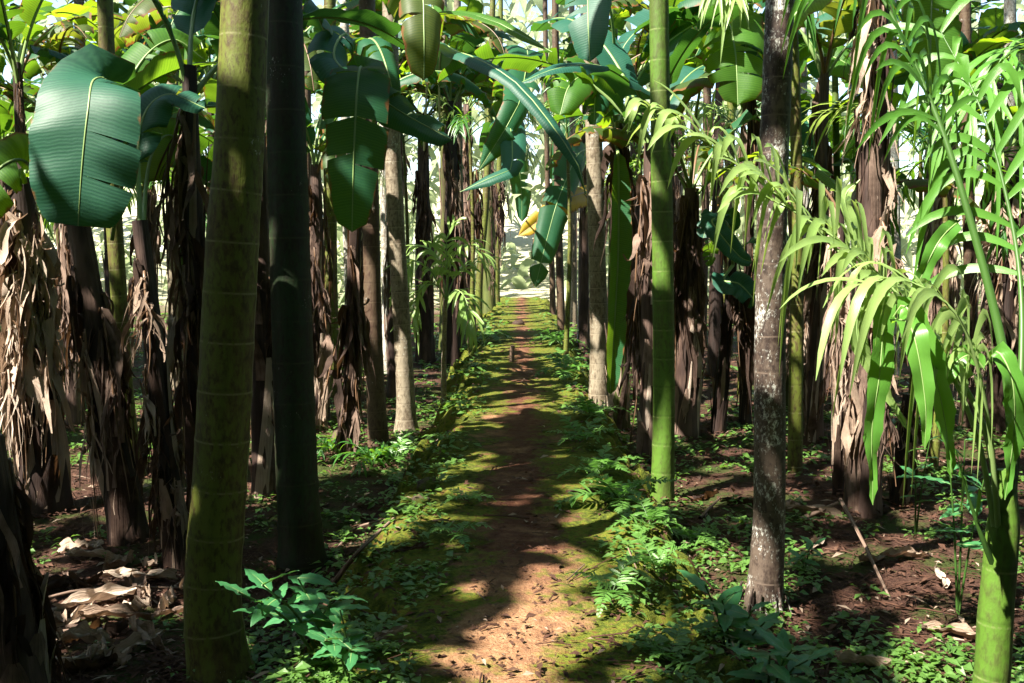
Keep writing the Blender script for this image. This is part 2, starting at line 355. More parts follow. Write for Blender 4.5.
def mat_trunk(name, green, brown, ring, sp=0.21, spots=0.0, mott=0.5, moss=None):
    m = MT(name); uv = m.uv(); o = m.obj(); s = m.n('ShaderNodeSeparateXYZ', ins={0: uv})
    big = m.noise(m.mapv(o, (1, 1, .35)), 5.0, 5, 0.6); fine = m.noise(m.mapv(o, (1, 1, .5)), 42.0, 4, 0.65); vert = m.noise(m.mapv(uv, (16, 1.0, 1)), 1.0, 4)
    col = m.mix(m.step(m.math('ADD', big, m.math('MULTIPLY', m.math('SUBTRACT', fine, 0.5), 0.8)), 0.42, 0.62), green, brown)
    col = m.mix(m.math('MULTIPLY', m.step(fine, 0.5, 0.68), mott), col, tuple(q * .35 for q in brown))
    col = m.mix(m.math('MULTIPLY', m.step(vert, 0.5, 0.7), 0.4), col, tuple(q * .6 for q in green))
    wob = m.math('ADD', s.outputs[1], m.math('MULTIPLY', m.noise(o, 3.0, 2), 0.02))
    fr = m.math('FRACT', m.math('DIVIDE', wob, sp))
    rb = m.step(m.math('ABSOLUTE', m.math('SUBTRACT', fr, 0.5)), 0.030, 0.008)
    col = m.mix(m.math('MULTIPLY', m.math('MULTIPLY', rb, 0.7), m.step(m.math('ADD', fine, big), 0.85, 1.1)), col, ring)
    rd = m.step(m.math('ABSOLUTE', m.math('SUBTRACT', fr, 0.58)), 0.05, 0.0)
    col = m.mix(m.math('MULTIPLY', rd, 0.3), col, tuple(q * .35 for q in brown))
    if spots:
        lz = m.math('ADD', m.math('MULTIPLY', m.noise(m.mapv(o, (1, 1, .55)), 75.0, 6, 0.75), 0.75), m.math('MULTIPLY', m.noise(o, 5.5, 3), 0.5))
        col = m.mix(m.step(lz, 0.80 - spots * .2, 0.90 - spots * .2), col, (0.46, 0.47, 0.43))
    m.bump(m.math('ADD', fine, m.math('MULTIPLY', vert, 0.7)), 0.5, 0.006)
    return m.done(col, 0.6, 0.3)
M['tr_olive'] = mat_trunk('palm_trunk_olive', (0.085, 0.105, 0.014), (0.070, 0.052, 0.016), (0.19, 0.19, 0.09), 0.21, .12, .75)
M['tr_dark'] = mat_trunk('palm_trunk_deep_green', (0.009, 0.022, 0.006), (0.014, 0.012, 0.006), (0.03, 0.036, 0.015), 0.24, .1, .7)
M['tr_green'] = mat_trunk('palm_trunk_green', (0.060, 0.125, 0.013), (0.055, 0.08, 0.015), (0.16, 0.20, 0.07), 0.20, 0, 0.3)
M['tr_speck'] = mat_trunk('palm_trunk_lichen_specked', (0.075, 0.055, 0.042), (0.024, 0.014, 0.011), (0.12, 0.09, 0.07), 0.17, 0.66)
M['tr_brown'] = mat_trunk('palm_trunk_brown', (0.075, 0.050, 0.030), (0.050, 0.026, 0.016), (0.12, 0.085, 0.055), 0.17, 0.25)
M['tr_pale'] = mat_trunk('palm_trunk_pale', (0.19, 0.16, 0.115), (0.10, 0.075, 0.050), (0.27, 0.23, 0.17), 0.16, 0.35)
M['tr_white'] = mat_trunk('palm_trunk_lichen', (0.32, 0.31, 0.28), (0.16, 0.13, 0.10), (0.40, 0.38, 0.33), 0.18, 0.8)

def mat_ground():
    m = MT('soil'); o = m.obj(); sp = m.n('ShaderNodeSeparateXYZ', ins={0: o})
    n1 = m.noise(o, 0.9, 5); n2 = m.noise(o, 9.0, 6, 0.65); n3 = m.noise(o, 55.0, 4, 0.7); n4 = m.noise(o, 2.3, 4)
    col = m.ramp(n2, [(0.3, (0.030, 0.012, 0.008)), (0.52, (0.056, 0.026, 0.019)), (0.75, (0.10, 0.052, 0.037))])
    col = m.mix(m.math('MULTIPLY', m.step(n3, 0.5, 0.72), 0.7), col, (0.17, 0.095, 0.06))
    col = m.mix(m.math('MULTIPLY', m.step(m.math('ADD', n4, m.math('MULTIPLY', n3, 0.3)), 0.62, 0.74), 0.85), col, (0.035, 0.060, 0.010))
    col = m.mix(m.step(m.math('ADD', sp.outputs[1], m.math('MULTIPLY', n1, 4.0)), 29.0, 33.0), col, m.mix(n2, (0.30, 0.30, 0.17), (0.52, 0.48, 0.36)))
    m.bump(m.math('ADD', n2, m.math('MULTIPLY', n3, 0.9)), 1.0, 0.05); return m.done(col, 0.9, 0.15)
M['ground'] = mat_ground()
def mat_path():
    m = MT('path_soil_and_moss'); o = m.obj(); uv = m.uv(); sp = m.n('ShaderNodeSeparateXYZ', ins={0: uv})
    a = m.math('ABSOLUTE', sp.outputs[0]); n1 = m.noise(o, 2.2, 5, 0.6); n2 = m.noise(o, 11.0, 5, 0.65); n3 = m.noise(o, 70.0, 4, 0.7); n4 = m.noise(o, 26.0, 4, .6)
    soil = m.ramp(n2, [(0.3, (0.12, 0.060, 0.036)), (0.5, (0.22, 0.115, 0.060)), (0.72, (0.33, 0.19, 0.108))])
    soil = m.mix(m.math('MULTIPLY', m.step(n3, 0.54, 0.72), 0.6), soil, (0.36, 0.24, 0.15)); soil = m.mix(m.math('MULTIPLY', m.step(n3, 0.44, 0.30), 0.6), soil, (0.05, 0.022, 0.014))
    # darker, redder soil from the middle distance on
    dk = m.math('MULTIPLY', m.step(sp.outputs[1], 4.2, 5.0), m.step(n1, 0.30, 0.48)); soil = m.mix(m.math('MULTIPLY', dk, 0.9), soil, m.mix(n2, (0.030, 0.011, 0.008), (0.105, 0.038, 0.022)))
    moss = m.ramp(m.math('ADD', m.math('MULTIPLY', n4, 0.6), m.math('MULTIPLY', n1, 0.4)), [(0.32, (0.020, 0.026, 0.006)), (0.45, (0.046, 0.060, 0.008)), (0.54, (0.095, 0.110, 0.012)), (0.60, (0.095, 0.060, 0.016)), (0.72, (0.070, 0.034, 0.016))])
    k = m.math('ADD', a, m.math('MULTIPLY', m.math('SUBTRACT', n1, 0.5), 1.05)); k = m.math('ADD', k, m.math('MULTIPLY', m.math('SUBTRACT', n2, 0.5), 0.55))
    k = m.math('ADD', k, m.math('MULTIPLY', m.step(sp.outputs[1], 7.5, 14.0), 0.08)); col = m.mix(m.step(k, 0.13, 0.27), soil, moss)
    m.bump(m.math('ADD', m.math('MULTIPLY', n4, 1.0), m.math('MULTIPLY', n3, 0.8)), 0.9, 0.022); return m.done(col, 0.92, 0.12)
M['path'] = mat_path()
def mat_rock():
    m = MT('mossy_stone'); o = m.obj(); n = m.noise(o, 9, 5); n2 = m.noise(o, 30, 4)
    m.bump(m.math('ADD', n, n2), 0.8, 0.02); return m.done(m.ramp(n, [(0.35, (0.03, 0.022, 0.018)), (0.46, (0.07, 0.05, 0.035)), (0.54, (0.06, 0.075, 0.012))]), 0.9, 0.2)
M['rock'] = mat_rock()
def mat_wood():
    m = MT('dead_wood'); n = m.noise(m.mapv(m.uv(), (8, 3, 1)), 1.5, 5); m.bump(n, 0.6, 0.006)
    return m.done(m.ramp(n, [(0.3, (0.06, 0.035, 0.025)), (0.6, (0.19, 0.13, 0.10)), (0.8, (0.34, 0.27, 0.22))]), 0.85, 0.2)
M['wood'] = mat_wood()
m_ = MT('dark_stone'); M['darkstone'] = m_.done(m_.mix(m_.noise(m_.obj(), 20), (0.02, 0.012, 0.01), (0.05, 0.03, 0.02)), 0.8, 0.2)

# ------------------------------------------------------------------ ground and path
def axis(parts):
    out = []
    for a, b, st in parts: out += list(np.arange(a, b - 1e-6, st))
    return np.array(out + [parts[-1][1]])
gx = axis([(-400, -60, 40), (-60, -14, 2), (-14, -5, .25), (-5, 5, .075), (5, 14, .25), (14, 60, 2), (60, 400, 40)])
gy = axis([(-400, -40, 40), (-40, -4, 2), (-4, 2, .3), (2, 12, .075), (12, 30, .2), (30, 60, 1), (60, 900, 60)])
X, Y = np.meshgrid(gx, gy); Z = gz(X, Y)
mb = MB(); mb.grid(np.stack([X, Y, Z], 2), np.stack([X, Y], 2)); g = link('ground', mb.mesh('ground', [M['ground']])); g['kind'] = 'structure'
ps = np.linspace(-1.4, 1.4, 95); py_ = axis([(-4, 2, .15), (2, 9, .03), (9, 16, .06), (16, 30, .15)])
SS, YY = np.meshgrid(ps, py_); XX = SS + xc(YY); ZZ = pz(XX, YY)
mb = MB(); mb.grid(np.stack([XX, YY, ZZ], 2), np.stack([SS, YY], 2)); g = link('path', mb.mesh('path', [M['path']])); g['kind'] = 'structure'

# ------------------------------------------------------------------ leaves
def banana_leaf(mb, mid, W, nrm, pet=0.15, N=40, Mc=4, fold=0.25, curl=-0.5, tears=6, gap=0.03, jag=0.25, seed=0, rib_r=0.014, mat=0, rmat=1, blunt=0.4):
    rg = np.random.default_rng(seed)
    c = spline(mid, N + 1); tg = np.gradient(c, axis=0); tg /= np.linalg.norm(tg, axis=1, keepdims=True)
    L = np.concatenate([[0], np.cumsum(np.linalg.norm(np.diff(c, axis=0), axis=1))]); tot = L[-1]
    nrm = np.asarray(nrm, float)
    if nrm.ndim == 1: nrm = np.tile(nrm, (N + 1, 1))
    else: nrm = np.stack([np.interp(np.linspace(0, 1, N + 1), np.linspace(0, 1, len(nrm)), nrm[:, q]) for q in range(3)], 1)
    side = np.cross(tg, nrm); side /= (np.linalg.norm(side, axis=1, keepdims=True) + 1e-9); nn = np.cross(side, tg)
    i0 = int(round(pet * N)); t = np.clip((np.arange(N + 1) - i0) / (N - i0), 0, 1)
    prof = np.power(np.clip(t, 0, 1), 0.32) * np.power(np.clip(1 - t, 0, 1), blunt); prof /= prof.max()
    for sg in (-1, 1):
        nb = int(rg.integers(max(0, tears - 2), tears + 3)) if tears else 0
        br = sorted(set([i0, N] + [int(q) for q in rg.uniform(i0 + 2, N - 1, nb)]))
        for a, b in zip(br[:-1], br[1:]):
            ph = fold + rg.normal(0, jag) * (1 if tears else 0.2); tw = rg.normal(0, jag * 0.5)
            rows = []; uvs = []; el = 1 - (rg.uniform(0, .22) if tears else 0)
            for i in range(a, b + 1):
                w = W / 2 * prof[i] * el * (1 - (.05 * rg.random() if tears > 2 else 0)); row = []; ru = []
                for j in range(Mc + 1):
                    q = j / Mc; r = w * q
                    ang = ph + curl * q * q + tw * (i - a) / max(1, b - a) * q
                    sh = 0.0
                    if tears:
                        if i == a and a != i0: sh = gap * q
                        if i == b and b != N: sh = -gap * q
                    # side veins sweep forward a little
                    p = c[i] + sg * side[i] * r * math.cos(ang) + nn[i] * r * math.sin(ang) + tg[i] * (r * 0.22 + sh) + nn[i] * ((0.010 * math.sin(i * 0.9 + sg) + 0.004 * math.sin(i * 2.7)) * q)
                    row.append(p); ru.append((0.5 + sg * 0.5 * q, L[i]))
                rows.append(row); uvs.append(ru)
            if len(rows) > 1: mb.grid(np.array(rows), np.array(uvs), mat)
    rad = rib_r * (1.25 - np.arange(N + 1) / N); tube(mb, c, rad, 6, rmat, cap=False)

def arch(L, th0, D, n=9, p=1.3, wob=0.0):
    t = np.linspace(0, 1, n); th = R(th0) - R(D) * t ** p; st = L / (n - 1)
    pts = [np.zeros(3)]
    for k in range(1, n): pts.append(pts[-1] + st * np.array([math.cos(th[k]), wob * math.sin(k), math.sin(th[k])]))
    return np.array(pts), np.stack([-np.sin(th), 0 * th, np.cos(th)], 1)

LEAFV = {}
def leaf_variants(key, mats, n, tears, **kw):
    out = []
    for k in range(n):
        rg = np.random.default_rng(100 + k * 7 + len(key)); mb = MB()
        L = rg.uniform(1.5, 2.1); pts, nr = arch(L, rg.uniform(48, 80), rg.uniform(70, 165), 41)
        pt, _ = arch(L, 0, 0); idx = np.linspace(0, 40, 41).astype(int)
        banana_leaf(mb, pts[::4], rg.uniform(.34, .54), nr, pet=rg.uniform(.14, .2), tears=int(rg.integers(*tears)), seed=k * 13 + 5, jag=rg.uniform(.1, .4), curl=rg.uniform(-.9, -.1), fold=rg.uniform(0, .35), **kw)
        out.append(mb.mesh('banana_leaf_blade', mats))
    LEAFV[key] = out
leaf_variants('green', [M['leaf'], M['rib']], 9, (5, 20), Mc=3, N=44)
leaf_variants('teal', [M['leaf_teal'], M['rib']], 5, (4, 16), Mc=3, N=44)
leaf_variants('lime', [M['leaf_lime'], M['rib']], 5, (4, 16), Mc=3, N=44)
leaf_variants('old', [M['leaf_old'], M['rib_brown']], 5, (12, 22), Mc=3, N=44)

def dead_leaf(seed, L=1.0):
    """a withered leaf hanging straight down from the origin: folded shreds around a limp midrib"""
    rg = np.random.default_rng(seed); mb = MB()
    n = 14; t = np.linspace(0, 1, n)
    out = rg.uniform(.05, .16)
    c = np.stack([out * np.sin(np.clip(t * 2.2, 0, 1) * math.pi / 2) + .05 * np.sin(t * 4 + rg.uniform(0, 6)) * t, .06 * np.sin(t * 3 + rg.uniform(0, 6)) * t, -L * t + .10 * np.sin(np.clip(t * 5, 0, 1) * math.pi)], 1)
    tube(mb, c, .012 * (1.2 - t), 5, 1, cap=False)
    for k in range(int(rg.integers(15, 22))):
        a = rg.uniform(0, .5); ln = rg.uniform(.25, .75) * (1 - a * .4); m = 10; s = np.linspace(0, 1, m)
        i = a * (n - 1); o = np.array([np.interp(a, t, c[:, q]) for q in range(3)])
        dx, dy = rg.normal(0, .05), rg.normal(0, .085)
        f1, f2, p1, p2 = rg.uniform(3, 9), rg.uniform(3, 9), rg.uniform(0, 6), rg.uniform(0, 6)
        pts = o + np.stack([dx * np.sqrt(s) * 1.3 + .022 * np.sin(f1 * s + p1), dy * np.sqrt(s) * 1.3 + .022 * np.sin(f2 * s + p2), -ln * L * s + .02 * np.sin(7 * s + p1)], 1)
        if rg.random() < .35: pts[:, 2] += .12 * s ** 4 * L; pts[:, 0] += .10 * s ** 3
        ph = rg.uniform(0, math.pi) + rg.uniform(-1.3, 1.3) * s + .5 * np.sin(f1 * s)
        sd = np.stack([np.cos(ph), np.sin(ph), .25 * np.sin(5 * s + p2)], 1)
        w = (rg.uniform(.005, .017) if rg.random() < .78 else rg.uniform(.025, .05)) * (.35 + 1.0 * np.sin(np.clip(s * 1.15 + .1, 0, 1) * math.pi) ** .7) * (1 + .35 * np.sin(11 * s + p2))
        ribbon(mb, pts, sd, w * (.3 + .7 * L), rg.uniform(-.7, .7))
    return mb
DEADV = [dead_leaf(300 + k, .9 + .12 * (k % 4)).mesh('withered_leaf', [M['dead'], M['rib_brown']]) for k in range(10)]
DEADP = [dead_leaf(400 + k, .8 + .12 * (k % 4)).mesh('withered_leaf_pale', [M['dead_pale'], M['rib_brown']]) for k in range(5)]

def frond(mb, mid, up, pairs, ll, lw, droop=.35, a0=.12, ang=(55, 25), lift=.15, segs=5, rr=.012, mat=0, rmat=1, seed=0, N=24, fold=.25, prof=None):
    rg = np.random.default_rng(seed); c = spline(mid, N + 1); tg = np.gradient(c, axis=0); tg /= np.linalg.norm(tg, axis=1, keepdims=True)
    up = np.asarray(up, float)
    tube(mb, c, rr * (1.15 - np.linspace(0, 1, N + 1)), 6, rmat, cap=False)
    for k in range(pairs):
        f = a0 + (1 - a0) * (k + .5) / pairs
        for sg in (-1, 1):
            ff = min(.995, f + rg.uniform(-.3, .3) / pairs); x = ff * N; i = min(int(x), N - 1)
            o = c[i] + (c[i + 1] - c[i]) * (x - i); t = tg[i]; sd = unit(np.cross(t, up)) * sg; nn = unit(np.cross(sd, t)) * sg
            al = R(ang[0] + (ang[1] - ang[0]) * f + rg.normal(0, 11))
            d = unit(sd * math.sin(al) + t * math.cos(al) + nn * (lift + rg.normal(0, .2)))
            q = (f - a0) / (1 - a0)
            ln = ll * (prof(q) if prof else (.55 + .45 * math.sin(math.pi * min(1, q * .9 + .12)))) * rg.uniform(.7, 1.15)
            s = np.linspace(0, 1, segs + 1)
            dr = droop * rg.uniform(.3, 1.5)
            pts = o + d * (ln * s)[:, None] * (1 - .3 * dr * s[:, None]) + np.array([0, 0, -1]) * (dr * ln * s ** 2.2)[:, None]
            gt = np.gradient(pts, axis=0); sdd = np.cross(gt, nn); sdd /= (np.linalg.norm(sdd, axis=1, keepdims=True) + 1e-9)
            w = lw * np.power(np.sin(np.clip(s * .93 + .07, 0, 1) * math.pi), .6); w[-1] = lw * .03
            ribbon(mb, pts, sdd, w, fold, mat=mat)

# ------------------------------------------------------------------ palms
def make_crown(seed):
    rg = np.random.default_rng(seed); mb = MB()
    tube(mb, [(0, 0, -.1), (0, 0, .35), (0, 0, .75)], [.085, .075, .035], 10, 1)
    for k in range(9):
        L = rg.uniform(1.4, 1.9); p, _ = arch(L, rg.uniform(25, 75), rg.uniform(70, 130)); az = k * 2.4 + rg.uniform(-.2, .2)
        ca, sa = math.cos(az), math.sin(az)
        q = np.stack([p[:, 0] * ca, p[:, 0] * sa, p[:, 2] + .6], 1)
        frond(mb, q, (0, 0, 1), 20, .5, .028, .5, .15, segs=3, seed=seed * 10 + k, N=12)
    return mb.mesh('palm_crown', [M['palm'], M['rib_dark']])
CROWNS = [make_crown(k) for k in range(3)]

def trunk_mesh(pts, wr, mat, base, sp=.21, n=16, flare=1.35, ring=.035, roots=False):
    """pts: world points up the trunk; wr radii at the same points"""
    p = np.asarray(pts); L = np.linalg.norm(np.diff(p, axis=0), axis=1).sum()
    rows = int(min(340, max(24, L / (.03 if n > 11 else .08))))
    c = spline(p, rows); ll = np.linspace(0, L, rows)
    seg = np.concatenate([[0], np.cumsum(np.linalg.norm(np.diff(p, axis=0), axis=1))]); r = np.interp(ll, seg * L / seg[-1], wr)
    fr = np.abs(((ll + .02 * 0) / sp) % 1 - .5); r = r * (1 + ring * np.exp(-(fr / .07) ** 2)) * (1 + (flare - 1) * np.exp(-ll / .16))
    mb = MB(); tube(mb, c, r, n, 0, rough=.03)
    if roots:
        rg = np.random.default_rng(5)
        for k in range(34):
            a = rg.uniform(0, 6.28); r0 = r[3]; e = rg.uniform(.05, .16)
            q = [p[0] + np.array([math.cos(a) * r0 * .95, math.sin(a) * r0 * .95, rg.uniform(.06, .24)]), p[0] + np.array([math.cos(a) * (r0 + e * .35), math.sin(a) * (r0 + e * .35), .05]), p[0] + np.array([math.cos(a) * (r0 + e), math.sin(a) * (r0 + e), -.05])]
            tube(mb, spline(q, 5), .007, 4, 0, cap=False)
    return mb.mesh('trunk', [M[mat]], base)

FEET = []
def palm(label, px, d, widths, mat, H=8.0, lean=None, sp=.21, n=16, roots=False, ring=.035, flare=1.35, group=None, name='areca_palm'):
    """px: [(px,py) from base up]; widths in px"""
    b = GX(px[0][0], d); pts = [b - np.array([0, 0, .08])]
    for (a, c_) in px[1:]: pts.append(P(a, c_, d))
    rad = [w / 2 / FPX * d for w in widths]
    top = pts[-1]; dirv = unit(pts[-1] - pts[-2])
    H0 = H
    for k in range(40):
        z = H0 + ((k + 1) // 2) * (0.25 if k % 2 else -0.25)
        if z < 5.5 or z < top[2] + 1: continue
        e = top + dirv * ((z - top[2]) / max(.3, dirv[2])) * np.array([.7, .7, 1]); e[2] = z
        if not blocks(e + np.array([0, 0, .5]), 0.9): break
    pts += [top + (e - top) * .5, e]; rad += [rad[-1] * .92, rad[-1] * .8]
    FEET.append((b, rad[0]))
    t = thing(name, label, 'palm tree', b, group or 'slender palms of the grove')
    link('trunk', trunk_mesh(pts, rad, mat, b, sp, n, roots=roots, ring=ring, flare=flare), t)
    link('crown', CROWNS[random.randrange(3)], t, e - b, (0, 0, random.uniform(0, 6.28)), random.uniform(.9, 1.1))
    return t

palm('thick olive green palm trunk with pale rings, biggest in the left foreground', [(212, 690), (213, 600), (222, 450), (232, 250), (245, 0)], 4.2, [58, 57, 54, 52, 46], 'tr_olive', 7.6)
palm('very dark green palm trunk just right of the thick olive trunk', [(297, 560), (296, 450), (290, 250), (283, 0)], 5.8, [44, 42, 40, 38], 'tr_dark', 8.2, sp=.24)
palm('straight slender palm with black upper trunk and sunlit foot left of the path', [(377, 445), (374, 350), (371, 220), (368, 60)], 9.2, [20, 18, 17, 16], 'tr_brown', 8.5, sp=.17)
palm('sunlit pale slender palm with a swollen root foot beside the path', [(405, 430), (405, 380), (398, 260), (392, 130), (390, 0)], 9.9, [19, 18, 17, 16, 15], 'tr_pale', 8.0, sp=.16, flare=1.9)
palm('bright green ringed palm trunk standing close on the right of the path', [(665, 500), (664, 400), (662, 200), (659, 0)], 6.8, [24, 22, 21, 19], 'tr_green', 7.4, flare=1.15)
palm('dark brown palm trunk spotted with white lichen and a flared root base', [(770, 622), (769, 520), (770, 350), (773, 180), (780, 0)], 4.7, [34, 32, 31, 29, 28], 'tr_speck', 7.8, sp=.17, roots=True, flare=1.5)
gp = palm('yellowish palm trunk with a pale frayed root foot right of the path', [(600, 402), (599, 330), (597, 250), (595, 170), (592, 60)], 10.4, [20, 18, 17, 17, 16], 'tr_pale', 7.5, sp=.18, roots=True, flare=1.5)
mb = MB(); rgf = np.random.default_rng(3); c0 = P(628, 128, 10.0) - np.array(gp.location)
tube(mb, spline([P(595, 110, 10.3) - np.array(gp.location), P(615, 112, 10.1) - np.array(gp.location), c0], 8), .02, 6, 1, cap=False)
for k in range(110):
    h = rgf.uniform(0, .55); a = rgf.uniform(0, 6.28); rr = .04 + .10 * math.sin(min(1, h / .5) * 2.6); q = c0 + np.array([math.cos(a) * rr, math.sin(a) * rr, -h]); r_ = rgf.uniform(.014, .022)
    tube(mb, [q + [0, 0, r_ * 1.3], q + [0, 0, r_ * .6], q - [0, 0, r_ * .6], q - [0, 0, r_ * 1.3]], [r_ * .2, r_, r_, r_ * .2], 6, 0, cap=False)
link('fruit_bunch', mb.mesh('fruit_bunch', [M['fruit'], M['rib_dark']]), gp)
palm('thin yellow green palm trunk between the dark banana stems at far left', [(131, 480), (126, 400), (118, 280), (110, 150), (105, 0)], 8.0, [17, 16, 16, 16, 15], 'tr_olive', 8.4, sp=.2, n=12)
palm('thin pale barked palm among the banana stems, left of the thick olive trunk', [(174, 395), (175, 320), (172, 230), (172, 100)], 12.5, [14, 13, 12, 11], 'tr_pale', 8.4, n=10)
palm('slim greenish palm in the shade behind the black slender trunk', [(333, 405), (331, 300), (330, 180), (330, 60)], 12.0, [15, 14, 13, 12], 'tr_olive', 8.8, n=10)
palm('slim palm with pale patches left of the black slender trunk, thinner one', [(352, 385), (350, 300), (346, 180), (345, 60)], 13.4, [10, 10, 9, 9], 'tr_white', 9.2, n=10)
palm('grey white lichen covered thin palm beyond the yellowish trunk', [(582, 338), (582, 280), (583, 200), (584, 60)], 18, [9, 8, 8, 8], 'tr_white', 9.2, n=10)
palm('thin dark palm against the bright clearing, nearer of the pair by the path', [(562, 330), (560, 280), (558, 200), (556, 80)], 19.5, [8, 8, 7, 7], 'tr_brown', 9.5, n=8)
palm('thinnest dark palm right beside the bright end of the path', [(553, 318), (552, 270), (548, 200), (546, 80)], 23, [6, 6, 5, 5], 'tr_brown', 10, n=8)
palm('thin pale palm among dead banana leaves near the far left of the path', [(449, 322), (448, 270), (445, 200), (444, 60)], 20, [9, 8, 8, 7], 'tr_pale', 9.8, n=8)
palm('leaning yellowish thin palm just left of the bright end of the path', [(478, 312), (480, 270), (486, 200), (490, 100)], 24, [8, 7, 7, 6], 'tr_olive', 10, n=8)
palm('whitish smooth palm trunk in the bright background behind the dry banana stem', [(893, 385), (894, 300), (893, 180), (890, 0)], 13.5, [15, 14, 13, 12], 'tr_white', 9.4, n=10)
palm('thin green cane palm left of the pink dry banana stem at right', [(842, 420), (840, 330), (837, 180), (834, 0)], 10.5, [9, 8, 7, 6], 'tr_green', 9.0, n=10)
palm('pale blotched palm far back between the lichen trunk and dry banana stem', [(806, 352), (806, 280), (804, 160), (802, 0)], 16, [10, 9, 9, 8], 'tr_white', 9.8, n=8)
palm('thin brown palm behind the bright green ringed trunk', [(703, 345), (704, 270), (706, 180), (708, 40)], 17, [9, 8, 8, 8], 'tr_brown', 9.6, n=8)
palm('thin dark trunk at the right edge behind the strap leaved sapling', [(972, 425), (971, 330), (968, 180), (965, 0)], 9.5, [14, 13, 12, 11], 'tr_brown', 9.0, n=10)
palm('pale slim trunk at far right behind the long arching fronds', [(1016, 395), (1014, 300), (1012, 180), (1010, 0)], 12, [13, 12, 12, 11], 'tr_white', 9.3, n=10)

for a in [('slim pale palm in the row left of the path, behind the young palm', [(462, 330), (461, 260), (459, 180), (458, 60)], 17.5, [9, 8, 8, 7], 'tr_pale'), ('thin whitish palm left of the pale swollen footed palm', [(386, 365), (386, 280), (384, 180), (383, 60)], 14.5, [9, 9, 8, 8], 'tr_white'), ('thin brown palm standing behind the dark green trunk', [(310, 370), (309, 280), (307, 180), (306, 40)], 14, [11, 10, 10, 9], 'tr_brown'),
          ('thin green palm in the gap left of the olive trunk', [(186, 385), (186, 300), (184, 180), (183, 40)], 13.2, [11, 10, 10, 9], 'tr_green'), ('slim pale palm behind the sunlit skirt of dead leaves', [(84, 380), (84, 300), (82, 180), (80, 40)], 13, [13, 12, 11, 10], 'tr_pale'), ('thin olive palm right of the fibrous brown skirt', [(728, 352), (728, 280), (730, 180), (732, 60)], 15.5, [10, 9, 9, 8], 'tr_olive'), ('slim brown palm far back right of the lichen spotted trunk', [(782, 340), (782, 280), (783, 180), (785, 60)], 18, [9, 8, 8, 8], 'tr_brown'),
          ('thin pale palm between cane palm and dry banana stem', [(856, 362), (856, 280), (855, 180), (853, 40)], 15, [11, 10, 10, 9], 'tr_pale'), ('slim white palm behind the strap leaves at right', [(938, 372), (938, 280), (936, 180), (934, 40)], 14.5, [11, 10, 10, 9], 'tr_white'), ('thin green palm beyond the yellowish trunk, right side', [(612, 340), (612, 280), (613, 180), (614, 60)], 17, [8, 8, 7, 7], 'tr_green'), ('thin pale palm beside the farthest fern clump on the right', [(574, 322), (574, 270), (573, 190), (572, 70)], 22, [7, 6, 6, 6], 'tr_pale'), ('thin olive palm nearest the clearing on the left', [(497, 306), (497, 270), (499, 200), (500, 110)], 26.5, [6, 6, 6, 5], 'tr_olive')]:
    palm(*a, H=9.5, sp=.18, n=10)

# ------------------------------------------------------------------ banana plants
def hero(plant, pts, W, nrm, mats, **kw):
    mb = MB(); b = np.array(plant.location); banana_leaf(mb, [P(*q) for q in pts], W, nrm, **kw)
    return link('leaf', mb.mesh('leaf', [M[k] for k in mats], b), plant)

def dead_sheet(mb, o, L, w, seed):
    pass

